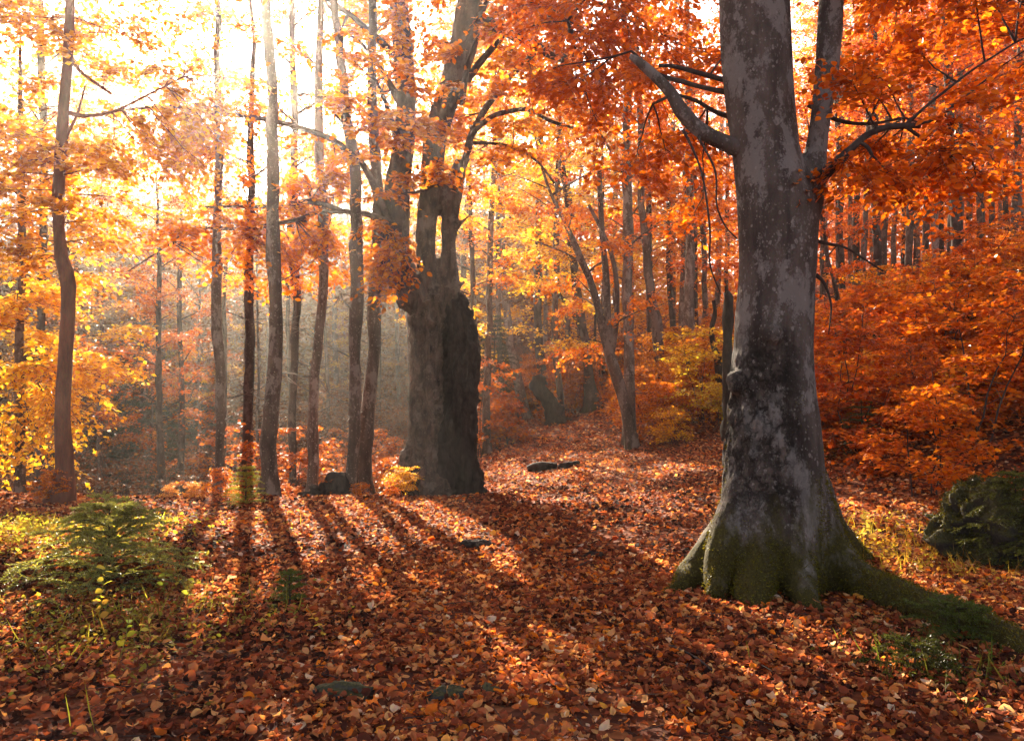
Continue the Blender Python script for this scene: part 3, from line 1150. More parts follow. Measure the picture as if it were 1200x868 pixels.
# ------------------------------------------------------------------ the old hollow beech left of the path
def hollow_beech():
    Y = 13.8
    rng = np.random.default_rng(9)
    b0 = P(505, 575, Y)
    base = np.array([b0[0], b0[1], tz(b0[0], b0[1])])
    root = thing("beech_tree", "gnarled old hollow beech with three stems and a black dead shell", "tree", base)
    mb = MB()

    def add(m, pts, n, sides=14):
        c = curve(px_path(pts, Y), n)
        tube(m, c[:, :3], np.maximum(c[:, 3], .01), sides)
    add(mb, [(498, 600, 62), (498, 560, 52), (499, 520, 42), (499, 470, 38), (500, 420, 38), (502, 370, 40), (501, 340, 36), (500, 310, 26), (499, 270, 26), (504, 225, 29), (509, 165, 31),
             (519, 130, 31), (531, 95, 33), (541, 60, 36), (548, 20, 34), (556, -60, 30), (570, -240, 20)], 60, 18)
    add(mb, [(500, 372, 22), (488, 360, 26), (474, 342, 32), (467, 318, 34), (465, 285, 35), (464, 240, 35), (470, 190, 30), (476, 140, 28), (474, 90, 28), (470, 40, 27), (464, -60, 24), (455, -240, 16)], 44, 14)
    add(mb, [(520, 372, 14), (523, 340, 13), (520, 310, 11), (521, 275, 11), (524, 235, 12), (530, 205, 12), (538, 185, 10)], 24, 10)
    add(mb, [(530, 360, 16), (534, 335, 13), (530, 300, 12), (532, 262, 12), (539, 215, 12), (547, 180, 12), (552, 158, 10)], 24, 10)
    add(mb, [(533, 270, 9), (544, 258, 7), (555, 250, 4)], 8, 8)
    add(mb, [(534, 340, 11), (541, 333, 9), (546, 330, 6)], 8, 8)
    # ropes of living wood down the front
    add(mb, [(488, 370, 14, -.22), (486, 420, 12, -.26), (485, 470, 13, -.28), (486, 520, 14, -.3), (482, 560, 18, -.4), (474, 590, 16, -.5)], 24, 10)
    add(mb, [(500, 360, 12, -.3), (503, 410, 12, -.3), (500, 450, 13, -.3), (504, 500, 13, -.34), (506, 550, 17, -.42), (508, 590, 18, -.5)], 24, 10)
    add(mb, [(514, 345, 10, -.22), (512, 385, 10, -.26), (508, 430, 11, -.28), (510, 470, 12, -.28)], 18, 10)
    # burl and root swelling at the left foot
    add(mb, [(492, 535, 28, -.2), (484, 556, 40, -.3), (476, 574, 42, -.4), (470, 598, 30, -.5)], 14, 12)
    add(mb, [(500, 545, 30, -.2), (510, 568, 34, -.4), (520, 590, 22, -.6)], 12, 12)
    add(mb, [(487, 520, 22, -.1), (474, 552, 28, -.2), (458, 578, 24, -.35), (440, 600, 12, -.5)], 16, 12)
    add(mb, [(500, 530, 30, -.2), (498, 566, 34, -.45), (497, 596, 24, -.7)], 14, 12)

    def disp(v, n):
        rel = v - b0
        th = np.arctan2(rel[:, 1], rel[:, 0])
        q = v + .25 * np.stack([fbm(v * .9, 2), fbm(v * .9 + 7, 2), v[:, 2] * 0], -1)
        rid = .5 - np.abs(fbm(q * np.array([5.2, 5.2, .95]), 2))
        k = rid * .13 - .03 + fbm(v * np.array([17, 17, 6.0]) + 4, 3) * .042 + np.abs(fbm(v * np.array([8, 8, 5.0]) + 9, 2)) * -.03 + fbm(v * np.array([3, 3, 2.2]) + 2, 2) * .05
        k = k * (.25 + .75 * ss(4.2, 2.4, rel[:, 2])) - .02
        return v + n * k[:, None]
    part("trunk", shift_mesh(fused(mb, .022, 3, disp), base), M_HOLLOW, root)
    dm = MB()
    add(dm, [(536, 605, 46, .05), (537, 570, 40, .05), (537, 520, 37, .05), (538, 480, 38, .05), (541, 450, 44, .05), (542, 432, 46, .05), (540, 405, 40, .05), (537, 375, 36, .05), (532, 350, 26, .05), (528, 336, 14, .05)], 40, 16)
    add(dm, [(548, 600, 24, -.1), (548, 540, 16, -.15), (549, 480, 14, -.2), (552, 440, 18, -.2), (547, 400, 14, -.2), (540, 360, 10, -.15)], 24, 10)
    add(dm, [(524, 600, 26, -.2), (521, 560, 18, -.25), (518, 520, 12, -.25)], 12, 10)
    add(dm, [(522, 600, 34, .12), (520, 520, 32, .14), (520, 460, 34, .16), (522, 410, 32, .18), (524, 375, 24, .18), (525, 350, 12, .16)], 22, 10)
    add(dm, [(548, 535, 20, -.05), (556, 562, 20, -.1), (570, 586, 14, -.2), (582, 604, 8, -.3)], 14, 10)

    def disp2(v, n):
        k = (.5 - np.abs(fbm(v * np.array([4.5, 4.5, .9]) + 8, 2))) * .16 + fbm(v * np.array([15, 15, 6.0]), 3) * .055 + np.abs(fbm(v * np.array([7, 7, 3.0]) + 9, 2)) * -.045 + fbm(v * np.array([2.2, 2.2, 1.6]), 2) * .06 - .03
        slot = np.exp(-((v[:, 0] - P(522, 450, Y)[0]) / .07) ** 2) * np.exp(-((v[:, 2] - P(522, 470, Y)[2]) / .7) ** 2) * (n[:, 1] < .1)
        return v + n * (k - .05 * slot)[:, None]
    bm_ = MB()
    add(bm_, [(494, 548, 16, -.25), (484, 560, 34, -.35), (474, 574, 40, -.45), (466, 590, 34, -.5), (458, 606, 24, -.55)], 16, 12)
    add(bm_, [(486, 572, 24, -.5), (480, 584, 30, -.6), (476, 600, 24, -.65)], 10, 12)
    part("root_burl", shift_mesh(fused(bm_, .025, 2, lambda v, n: v + n * (fbm(v * 6, 3) * .07 + fbm(v * 16, 2) * .02)[:, None]), base), M_DEAD, root)
    part("dead_shell", shift_mesh(fused(dm, .022, 2, disp2), base), M_DEAD, root)
    brs = [
        ([[(500, 352, 10), (488, 325, 9), (472, 290, 9), (457, 262, 9), (443, 230, 9), (428, 197, 8), (410, 180, 8), (388, 163, 7), (352, 150, 6.5), (310, 140, 6), (262, 133, 5), (195, 125, 4), (120, 132, 3)],
          [(352, 150, 4), (330, 130, 3), (300, 105, 2)], [(428, 197, 4), (405, 150, 3), (380, 120, 2)]], -.5),
        ([[(462, 262, 7), (445, 256, 7), (425, 250, 7), (405, 248, 6), (380, 240, 6), (357, 236, 6), (345, 240, 5), (320, 243, 5), (290, 242, 4), (240, 243, 3)],
          [(405, 249, 5), (372, 249, 5), (350, 257, 5), (320, 263, 5), (288, 268, 4.5), (240, 267, 4), (225, 265, 3), (200, 285, 2), (150, 318, 1.6)]], -.6),
        ([[(552, 160, 9), (566, 132, 8), (585, 105, 8), (600, 88, 7), (640, 50, 5)]], 0), ([[(557, 152, 7), (578, 136, 6), (600, 130, 6), (620, 129, 5), (645, 142, 4), (672, 150, 3)]], 0),
        ([[(548, 168, 5), (575, 168, 4), (604, 174, 4), (630, 190, 3), (650, 215, 2.5)]], 0),
        ([[(515, 205, 5), (500, 222, 4), (470, 228, 3), (440, 235, 2)]], -.4), ([[(535, 55, 7), (560, 30, 5), (590, 10, 4)]], -.4),
        ([[(560, 20, 16), (600, 40, 14), (640, 60, 13), (655, 66, 12), (672, 74, 9), (692, 74, 5)]], -.8),
    ]
    anchors = []
    for ps, dy in brs:
        part("branch", branch_mesh(ps, Y + dy, base), M_HOLLOW, root)
        for p in ps:
            anchors += list(curve(px_path(p, Y + dy), 10)[2:, :3])
    hi = MB()
    for (px, py, Yt, z0, sx) in ((400, 40, 15, 6.5, -.5), (340, -20, 14, 7.4, -.6), (430, -60, 12.5, 8, -.5), (600, -40, 14.5, 7.5, .6), (520, -60, 12.5, 8.5, .5), (440, 90, 12.6, 5.6, -.5), (560, 40, 12.8, 6.6, .5), (640, 0, 13, 7, .6)):
        a = np.array([b0[0] + sx, Y, z0])
        path = limb_path(rng, a, P(px, py, Yt), 8, .1, .1)
        tube(hi, path, np.linspace(.07, .014, 8), 6, cap=False)
        anchors += list(path[2:])
    lv = MB()
    cen = []
    for _ in range(70):
        px = rng.uniform(395, 660)
        py = rng.uniform(-60, 190)
        cen.append(P(px, py, rng.uniform(12.4, 15.5)))
    for _ in range(46):
        cen.append(P(rng.uniform(200, 440), rng.uniform(110, 310), rng.uniform(12.4, 14.5)))
    for _ in range(12):
        cen.append(P(rng.uniform(280, 440), rng.uniform(270, 345), rng.uniform(13.5, 16.5)))
    for _ in range(20):
        cen.append(P(rng.uniform(300, 480), rng.uniform(190, 300), rng.uniform(13, 16)))
    for (px, py) in ((462, 285), (470, 300), (452, 310), (455, 330), (438, 345), (480, 210), (500, 195), (515, 160), (520, 215), (430, 330), (450, 225)):
        cen.append(P(px, py, 12.9))
    cluster_crown(rng, hi, lv, anchors, cen, 13, 12, .10, (.35, .85), T_LEAF, .004, .013)
    part("branch", hi.mesh("branch", base, True), M_TWIG, root)
    part("crown", lv.mesh("crown", base), M_LEAF, root, color=(.66, .215, .018))


hollow_beech()


# ------------------------------------------------------------------ trees that can be told apart
def cluster_tree(label, pts, Y, color, cen, seed, bark=M_TRUNK, ntw=13, per=12, size=.1, Lr=(.35, .9), height=9, forks=(), tpl=T_DIAMOND, name="beech_tree", flare=.5):
    rng = np.random.default_rng(seed)
    path, g = to_ground(px_path(pts, Y))
    path = extend_up(path, g + height)
    base = np.array([path[0, 0], path[0, 1], g])
    root = thing(name, label, "tree", base)
    c = curve(path, 40)
    mb = MB()
    tube(mb, c[:, :3], np.maximum(c[:, 3], .006), 14, rootlobes(c[:, 2] - g, None, rng, 4, flare, .22), seed=seed, bump=.12)
    anchors = list(c[12:, :3])
    for fp in forks:
        q = curve(px_path(fp, Y), 14)
        tube(mb, q[:, :3], np.maximum(q[:, 3], .005), 7, seed=seed, bump=.06)
        anchors += list(q[3:, :3])
    lv = MB()
    cluster_crown(rng, mb, lv, anchors, cen(rng), ntw, per, size, Lr, tpl, .0035, .011)
    part("trunk", mb.mesh("trunk", base, True), bark, root)
    part("crown", lv.mesh("crown", base), M_LEAF, root, color=color)


cluster_tree("slender red brown beech with a bent trunk nearest the left edge",
             [(68, 605, 27), (73, 570, 23), (76, 540, 20), (73, 500, 18), (76, 430, 16), (80, 360, 16), (80, 330, 18), (72, 300, 15), (68, 240, 13), (72, 170, 13), (76, 110, 12), (80, 60, 11), (84, -60, 9)], 11.6,
             (.58, .25, .026), lambda r: [P(r.uniform(-10, 230), r.uniform(-30, 260), r.uniform(10.8, 13)) for _ in range(64)] + [P(r.uniform(-10, 130), r.uniform(230, 340), r.uniform(11.5, 13)) for _ in range(10)] + [P(r.uniform(180, 330), r.uniform(90, 230), r.uniform(11.6, 13.6)) for _ in range(14)],
             21, M_RED, forks=[[(75, 130, 7), (95, 136, 5), (130, 132, 4), (160, 118, 3), (215, 90, 2)], [(82, 66, 5), (95, 85, 4), (130, 110, 3)], [(78, 160, 4), (92, 130, 3), (100, 100, 2)]])
cluster_tree("young beech with low bright yellow layers of leaves, partly outside the left edge",
             [(22, 600, 12), (24, 520, 11), (22, 420, 10), (26, 300, 9), (24, 180, 8)], 13.2, (.86, .50, .05),
             lambda r: [P(r.uniform(-20, 95), r.uniform(330, 540), r.uniform(12.4, 13.8)) for _ in range(34)] + [P(*q, 12.9) for q in ((110, 432), (130, 440), (150, 440), (120, 420), (95, 450), (118, 460), (100, 505), (85, 520))],
             22, ntw=14, per=13, size=.10, height=8)

TREES = [
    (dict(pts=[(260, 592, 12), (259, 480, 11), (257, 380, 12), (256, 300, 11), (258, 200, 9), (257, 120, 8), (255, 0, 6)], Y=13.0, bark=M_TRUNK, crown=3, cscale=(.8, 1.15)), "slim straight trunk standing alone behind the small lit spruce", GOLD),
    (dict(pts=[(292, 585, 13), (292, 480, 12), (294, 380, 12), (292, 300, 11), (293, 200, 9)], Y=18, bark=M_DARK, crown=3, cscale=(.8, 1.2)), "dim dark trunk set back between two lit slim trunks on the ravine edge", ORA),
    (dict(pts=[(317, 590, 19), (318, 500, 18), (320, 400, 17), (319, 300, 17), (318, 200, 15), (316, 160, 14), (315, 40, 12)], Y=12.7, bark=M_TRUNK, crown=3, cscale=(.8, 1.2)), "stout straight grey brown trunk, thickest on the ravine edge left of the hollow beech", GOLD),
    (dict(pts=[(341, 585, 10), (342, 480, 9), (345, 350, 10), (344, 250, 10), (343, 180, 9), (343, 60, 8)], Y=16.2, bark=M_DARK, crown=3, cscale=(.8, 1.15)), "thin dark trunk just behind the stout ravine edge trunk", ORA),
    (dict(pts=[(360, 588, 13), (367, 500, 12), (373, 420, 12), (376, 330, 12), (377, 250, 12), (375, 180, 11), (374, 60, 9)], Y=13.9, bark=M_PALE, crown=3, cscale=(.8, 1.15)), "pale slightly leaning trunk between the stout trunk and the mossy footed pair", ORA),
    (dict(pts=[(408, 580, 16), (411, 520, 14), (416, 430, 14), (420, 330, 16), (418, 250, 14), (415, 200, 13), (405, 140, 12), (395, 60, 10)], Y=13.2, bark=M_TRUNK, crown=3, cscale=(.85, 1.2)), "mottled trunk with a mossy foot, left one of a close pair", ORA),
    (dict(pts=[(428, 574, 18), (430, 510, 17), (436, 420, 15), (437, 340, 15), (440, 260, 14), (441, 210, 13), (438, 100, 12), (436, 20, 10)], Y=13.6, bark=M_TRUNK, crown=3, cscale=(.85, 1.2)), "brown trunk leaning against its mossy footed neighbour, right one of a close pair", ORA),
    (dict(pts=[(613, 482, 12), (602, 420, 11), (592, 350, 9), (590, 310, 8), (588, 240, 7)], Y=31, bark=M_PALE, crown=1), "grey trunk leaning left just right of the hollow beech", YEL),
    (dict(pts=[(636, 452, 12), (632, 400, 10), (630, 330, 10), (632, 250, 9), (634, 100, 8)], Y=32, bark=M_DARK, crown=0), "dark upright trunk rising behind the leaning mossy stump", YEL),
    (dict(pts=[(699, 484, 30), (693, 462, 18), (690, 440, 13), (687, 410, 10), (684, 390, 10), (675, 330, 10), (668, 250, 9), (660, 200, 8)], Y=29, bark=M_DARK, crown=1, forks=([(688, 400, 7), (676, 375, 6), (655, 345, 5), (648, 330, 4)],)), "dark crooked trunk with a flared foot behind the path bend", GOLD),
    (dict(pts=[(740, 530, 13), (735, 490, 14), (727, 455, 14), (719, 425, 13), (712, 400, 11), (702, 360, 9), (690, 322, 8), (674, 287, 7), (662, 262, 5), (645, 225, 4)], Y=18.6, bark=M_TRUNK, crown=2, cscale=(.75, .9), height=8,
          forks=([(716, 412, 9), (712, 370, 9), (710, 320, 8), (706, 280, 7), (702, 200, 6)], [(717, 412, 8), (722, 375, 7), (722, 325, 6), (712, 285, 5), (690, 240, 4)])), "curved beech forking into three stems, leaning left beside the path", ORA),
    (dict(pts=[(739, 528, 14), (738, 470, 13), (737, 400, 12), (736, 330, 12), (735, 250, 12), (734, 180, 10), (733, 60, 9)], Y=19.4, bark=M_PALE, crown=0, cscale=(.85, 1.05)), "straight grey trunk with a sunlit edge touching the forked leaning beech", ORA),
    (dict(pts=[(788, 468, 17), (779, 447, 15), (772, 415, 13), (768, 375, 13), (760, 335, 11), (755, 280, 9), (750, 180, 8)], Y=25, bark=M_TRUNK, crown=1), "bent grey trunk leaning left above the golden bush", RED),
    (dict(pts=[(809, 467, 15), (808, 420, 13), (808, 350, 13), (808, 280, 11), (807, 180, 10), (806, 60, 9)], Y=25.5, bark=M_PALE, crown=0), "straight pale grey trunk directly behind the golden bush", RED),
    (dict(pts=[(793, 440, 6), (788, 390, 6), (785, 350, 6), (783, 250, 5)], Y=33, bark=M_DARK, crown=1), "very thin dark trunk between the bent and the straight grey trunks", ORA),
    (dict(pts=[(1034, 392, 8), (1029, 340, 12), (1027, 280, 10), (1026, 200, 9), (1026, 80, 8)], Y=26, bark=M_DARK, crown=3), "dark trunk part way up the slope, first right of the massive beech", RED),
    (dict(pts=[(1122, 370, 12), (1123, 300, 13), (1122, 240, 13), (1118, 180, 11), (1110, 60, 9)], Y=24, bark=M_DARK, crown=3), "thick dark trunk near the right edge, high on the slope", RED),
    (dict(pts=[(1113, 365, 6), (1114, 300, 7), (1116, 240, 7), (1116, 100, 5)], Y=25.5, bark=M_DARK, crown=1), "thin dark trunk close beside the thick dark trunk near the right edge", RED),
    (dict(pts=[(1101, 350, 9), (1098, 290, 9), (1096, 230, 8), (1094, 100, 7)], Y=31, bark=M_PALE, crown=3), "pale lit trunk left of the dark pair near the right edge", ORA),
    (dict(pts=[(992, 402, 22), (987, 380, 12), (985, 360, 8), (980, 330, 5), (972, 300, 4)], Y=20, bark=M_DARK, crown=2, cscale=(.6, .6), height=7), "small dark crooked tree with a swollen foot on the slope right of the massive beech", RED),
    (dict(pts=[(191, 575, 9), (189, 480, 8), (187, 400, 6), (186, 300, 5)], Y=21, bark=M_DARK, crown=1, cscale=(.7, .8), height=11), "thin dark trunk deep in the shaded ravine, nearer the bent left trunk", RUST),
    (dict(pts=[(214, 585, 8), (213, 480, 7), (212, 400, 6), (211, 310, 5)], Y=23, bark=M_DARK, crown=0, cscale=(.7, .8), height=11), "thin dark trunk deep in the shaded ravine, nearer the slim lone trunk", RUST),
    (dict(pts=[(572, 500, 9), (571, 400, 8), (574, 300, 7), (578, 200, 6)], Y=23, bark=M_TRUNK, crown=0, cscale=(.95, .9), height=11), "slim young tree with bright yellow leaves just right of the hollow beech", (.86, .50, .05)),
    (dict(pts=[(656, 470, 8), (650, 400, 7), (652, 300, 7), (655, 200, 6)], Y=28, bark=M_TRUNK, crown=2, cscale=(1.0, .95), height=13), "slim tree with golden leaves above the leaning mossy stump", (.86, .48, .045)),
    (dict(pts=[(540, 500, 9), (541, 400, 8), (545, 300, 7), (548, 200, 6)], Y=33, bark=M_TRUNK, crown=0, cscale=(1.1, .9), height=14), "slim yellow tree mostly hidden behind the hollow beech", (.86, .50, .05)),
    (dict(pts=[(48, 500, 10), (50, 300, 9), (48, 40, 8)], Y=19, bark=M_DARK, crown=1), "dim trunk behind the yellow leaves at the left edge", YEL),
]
for k, (kw, label, col) in enumerate(TREES):
    woodland_tree(label=label, color=col, seed=40 + k, rot=k * 1.7, **kw)

# ------------------------------------------------------------------ trees of the far slopes
rngb = np.random.default_rng(77)


def far_tree(px, Y, w, label, group, color, bark, crown, sc, k, crown_on=True):
    x = (px - 600) / F_PX * Y
    g = tz(x, Y)
    py = HORIZON - (g - CAM_Z) / Y * F_PX
    lean = rngb.normal(0, 5)
    pts = [(px, py + 4, w * 1.1), (px + lean * .3, py - 90, w), (px + lean, py - 260, w * .85)]
    woodland_tree(pts, Y, label, color, bark, crown, 15 * sc, (sc, sc), group, rngb.uniform(0, 6.28), 300 + k, .4, crown_on=crown_on)


kk = 0
xs = np.linspace(962, 1240, 34) + rngb.normal(0, 3, 34)
for px in xs:
    kk += 1
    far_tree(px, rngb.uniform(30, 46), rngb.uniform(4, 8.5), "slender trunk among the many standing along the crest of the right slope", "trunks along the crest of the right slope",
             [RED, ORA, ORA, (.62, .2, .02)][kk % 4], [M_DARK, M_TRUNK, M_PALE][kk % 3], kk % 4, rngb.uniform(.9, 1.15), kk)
xs = np.linspace(640, 868, 18) + rngb.normal(0, 4, 18)
for px in xs:
    kk += 1
    far_tree(px, rngb.uniform(32, 48), rngb.uniform(3.5, 7), "slender trunk in the distant wood beyond the path bend", "distant trunks beyond the path bend",
             ORA if px > 750 else [GOLD, YEL, YEL][kk % 3], [M_DARK, M_TRUNK, M_PALE][kk % 3], kk % 4, rngb.uniform(.7, .95), kk)
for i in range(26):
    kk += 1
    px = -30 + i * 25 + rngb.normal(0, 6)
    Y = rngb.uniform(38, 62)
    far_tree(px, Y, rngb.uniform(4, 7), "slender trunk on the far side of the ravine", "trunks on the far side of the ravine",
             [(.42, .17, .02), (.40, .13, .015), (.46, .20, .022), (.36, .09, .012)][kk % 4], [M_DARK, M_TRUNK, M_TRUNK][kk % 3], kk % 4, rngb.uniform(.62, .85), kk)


for i, px in enumerate((92, 118, 168, 232, 275, 302, 352, 392, 448, 486, 560, 590)):
    kk += 1
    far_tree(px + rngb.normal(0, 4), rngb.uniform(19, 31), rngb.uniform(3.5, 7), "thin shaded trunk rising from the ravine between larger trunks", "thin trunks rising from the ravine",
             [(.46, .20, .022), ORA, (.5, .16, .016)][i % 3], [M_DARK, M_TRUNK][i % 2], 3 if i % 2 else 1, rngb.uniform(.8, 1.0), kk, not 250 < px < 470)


# far-off wood: one mass of crowns and stems per hillside
def far_wood(name, label, n, x0, x1, y0, y1, color, seed, top):
    rng = np.random.default_rng(seed)
    lv = MB()
    Y = rng.uniform(y0, y1, n)
    x = rng.uniform(x0, x1, n) * Y
    g = terrain(x, Y, False)
    for i in range(n):
        tp = rng.uniform(*top(600 + x[i] / Y[i] * F_PX))
        H = float(np.clip(CAM_Z + (HORIZON - tp) / F_PX * Y[i] - g[i], 5, 24))
        m = 320
        u = rng.random(m) ** .8
        c = rng.normal(0, 1, (9, 3)) * np.array([1.9, 1.9, 0])
        cz = np.sort(rng.uniform(.03, 1, 9)) * H
        k = rng.integers(0, 9, m)
        p = np.stack([x[i] + c[k, 0] + rng.normal(0, .8, m), Y[i] + c[k, 1] + rng.normal(0, .8, m), g[i] + cz[k] + rng.normal(0, .45, m)], -1)
        ax = rng.normal(0, 1, (m, 3)) * np.array([1, 1, .4])
        nr = UP + rng.normal(0, .6, (m, 3))
        L = rng.uniform(.22, .42, m)
        place_template(lv, T_DIAMOND, p, ax, nr, L, L, np.clip(rng.random(m) * .7 + .3 * rng.random(), 0, 1))
    o = part(name, lv.mesh(name), M_LEAF, color=color)
    o["kind"] = "stuff"
    o["label"] = label


far_wood("far_wood", "far off wood of yellow crowns across the ravine", 380, -.74, -.02, 58, 95, (.34, .125, .014), 61, lambda p: (-40, 180) if p < 190 else ((120, 250) if p < 450 else (20, 220)))
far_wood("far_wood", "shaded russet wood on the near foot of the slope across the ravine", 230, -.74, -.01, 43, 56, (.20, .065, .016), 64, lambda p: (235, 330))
far_wood("far_wood", "far off wood of golden crowns beyond the path", 130, -.02, .24, 46, 90, (.64, .30, .03), 62, lambda p: (60, 300))
far_wood("far_wood", "far off wood of orange crowns beyond the crest of the right slope", 280, .24, .78, 46, 90, (.58, .16, .016), 63, lambda p: (-20, 260))


# ------------------------------------------------------------------ saplings and shrubs
def sapling_mesh(seed, h, nst, nl, ntw, per, size, Lr, spread=.45, tpl=T_DIAMOND, tw_r=.0035, tilt=.5):
    rng = np.random.default_rng(seed)
    wd, lv = MB(), MB()
    for s in range(nst):
        a = rng.uniform(0, 6.28)
        top = np.array([math.cos(a) * spread * rng.uniform(.2, 1), math.sin(a) * spread * rng.uniform(.2, 1), h * rng.uniform(.6, 1.05)])
        foot = np.array([rng.normal(0, .06), rng.normal(0, .06), -.08])
        st = limb_path(rng, foot, top, 8, .03, .25)
        tube(wd, st, np.linspace(.006 + .004 * h, .003, 8), 5, cap=False)
        for k in range(nl):
            u = rng.uniform(.2, 1.0)
            x = u * 7
            i = min(int(x), 6)
            p = st[i] * (1 - (x - i)) + st[i + 1] * (x - i)
            an = rng.uniform(0, 6.28)
            L = h * rng.uniform(.22, .5) * (1.15 - .6 * u)
            q = p + np.array([math.cos(an), math.sin(an), rng.uniform(-.05, .4)]) * L
            lp = limb_path(rng, p, q, 5, .05, .2)
            tube(wd, lp, np.linspace(.005, .002, 5), 4, cap=False)
            p0, d, LL = spray(rng, lp, .15, ntw, Lr, .35)
            twigs(wd, rng, p0, d, LL, np.full(len(p0), tw_r), .12)
            leaves(lv, rng, p0, d, LL, per, size, tpl, tilt=tilt, droop=.12, spread=.015)
    return wd.mesh("stem", smooth=True), lv.mesh("foliage")


SAP = [sapling_mesh(500 + k, h, ns, nl, 7, 9, .085, (.16, .42)) for k, (h, ns, nl) in enumerate(((1.5, 3, 10), (1.1, 4, 8), (1.9, 3, 12), (1.3, 5, 8), (.8, 3, 7)))]
BARE = [sapling_mesh(520 + k, h, ns, nl, 9, 4, .07, (.25, .6), .8, tw_r=.004, tilt=.8) for k, (h, ns, nl) in enumerate(((2.4, 5, 11), (1.8, 6, 9), (3.2, 4, 14)))]


def shrub(mesh_pair, x, y, scale, rot, label, cat, color, group=None, name="beech_sapling", dz=0.0):
    r = thing(name, label, cat, (x, y, tz(x, y) + dz), group)
    r.rotation_euler = (0, 0, rot)
    r.scale = (scale,) * 3
    part("stem", mesh_pair[0], M_TWIG, r)
    part("foliage", mesh_pair[1], M_LEAF, r, color=color)
    return r


rs = np.random.default_rng(31)


def px_ground(px, Y):
    return (px - 600) / F_PX * Y


def mixc(a, b, t):
    return tuple(a[i] * (1 - t) + b[i] * t for i in range(3))


# right slope thicket
cnt = 0
while cnt < 150:
    px = rs.uniform(945, 1260)
    Y = math.sqrt(rs.uniform(9.6 ** 2, 31 ** 2))
    x = px_ground(px, Y)
    if Y < 11.0 and px < 1075:
        continue
    cnt += 1
    q_ = rs.random()
    c = mixc((.40, .06, .010), RED, rs.random()) if q_ < .3 else (mixc(RED, ORA, rs.random()) if q_ < .75 else mixc(ORA, (.78, .34, .03), rs.random()))
    shrub(SAP[rs.integers(0, 5)], x, Y, rs.uniform(.75, 1.5) * (1 if Y < 21 else .62), rs.uniform(0, 6.28), "orange red beech sapling in the dense thicket covering the right slope", "sapling", c, "saplings of the right slope thicket")
# either side of the twin trunks and up the middle
cnt = 0
while cnt < 62:
    px = rs.uniform(742, 880)
    Y = rs.uniform(18.8, 33)
    x = px_ground(px, Y)
    if Y < 20.5 and px < 765:
        continue
    cnt += 1
    c = mixc(ORA, GOLD, rs.random() ** 1.5)
    shrub(SAP[rs.integers(0, 5)], x, Y, rs.uniform(.6, 1.25), rs.uniform(0, 6.28), "orange sapling on the bank between the path and the massive beech", "sapling", c, "saplings on the bank above the path")
cnt = 0
while cnt < 46:
    px = rs.uniform(560, 735)
    Y = rs.uniform(23, 40)
    x = px_ground(px, Y)
    if Y < 31 and 600 < px < 735 and rs.random() < .6 or (Y < 27 and px > 600):
        continue
    cnt += 1
    c = mixc(ORA, RUST, rs.random())
    shrub(SAP[rs.integers(0, 5)], x, Y, rs.uniform(.8, 1.6), rs.uniform(0, 6.28), "rusty sapling in the hollow beyond the path bend", "sapling", c, "saplings beyond the path bend")
# ravine: brown twiggy shrubs and understory
for i in range(150):
    px = rs.uniform(-20, 600)
    Y = rs.uniform(15.5, 40)
    x = px_ground(px, Y)
    if x > -1.5 or tz(x, Y) > (-2.6 if Y < 24 else -1.0):
        continue
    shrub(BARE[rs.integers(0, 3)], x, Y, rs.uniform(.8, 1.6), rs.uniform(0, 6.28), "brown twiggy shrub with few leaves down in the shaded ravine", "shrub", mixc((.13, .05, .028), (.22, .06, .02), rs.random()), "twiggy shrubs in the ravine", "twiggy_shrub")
for i in range(80):
    px = rs.uniform(250, 600)
    Y = rs.uniform(15.5, 30)
    x = px_ground(px, Y)
    g_ = tz(x, Y)
    if x > -.9 or g_ > -.8:
        continue
    shrub(SAP[rs.integers(0, 5)], x, Y, rs.uniform(.6, 1.0) * min(2.2, max(.5, .5 - g_ * .5)), rs.uniform(0, 6.28), "russet young beech on the ravine side behind the ravine edge trunks", "sapling", mixc(ORA, RUST, rs.random()), "young beeches on the ravine side")
# singled-out saplings
for px, Y, s, v, lab, c in (
        (474, 12.7, .42, 3, "small yellow leaved beech sapling sprouting at the left foot of the hollow beech", YEL),
        (455, 12.9, .34, 1, "low orange sapling just left of the yellow sapling at the hollow beech", ORA),
        (425, 12.9, .36, 4, "low orange sapling beside the mossy foot of the close trunk pair", ORA),
        (388, 13.3, .42, 1, "low rusty sapling between the pale leaning trunk and the close pair", RUST),
        (340, 13.0, .30, 4, "low orange sapling at the foot of the stout ravine edge trunk", ORA),
        (265, 12.2, .38, 0, "orange sapling with lit tips behind the small lit spruce", ORA),
        (232, 12.3, .30, 1, "lit pale orange sapling on the brow left of the small lit spruce", (.75, .33, .08)),
        (200, 12.4, .32, 4, "low lit sapling on the brow above the dark ravine", (.75, .36, .10)),
        (62, 11.5, .42, 3, "orange sapling at the foot of the bent red brown trunk", ORA),
        (822, 19.6, 1.15, 2, "golden green bush glowing left of the massive beech", (.80, .52, .05)),
        (792, 18.2, .85, 1, "yellow orange bush in front of the bank, lower than the golden green one", (.80, .42, .035)),
        (846, 18.6, .85, 3, "yellow green bush half hidden behind the massive beech", (.66, .46, .05)),
        (1030, 17.5, .9, 4, "bright yellow sapling half way up the right slope", (.80, .42, .03)),
        (1065, 18.5, .8, 0, "golden sapling on the right slope beside the bright yellow one", (.75, .33, .03))):
    x = px_ground(px, Y)
    shrub(SAP[v], x, Y, s, px * .1, lab, "sapling" if "bush" not in lab else "bush", c, name="beech_sapling" if "bush" not in lab else "beech_bush")


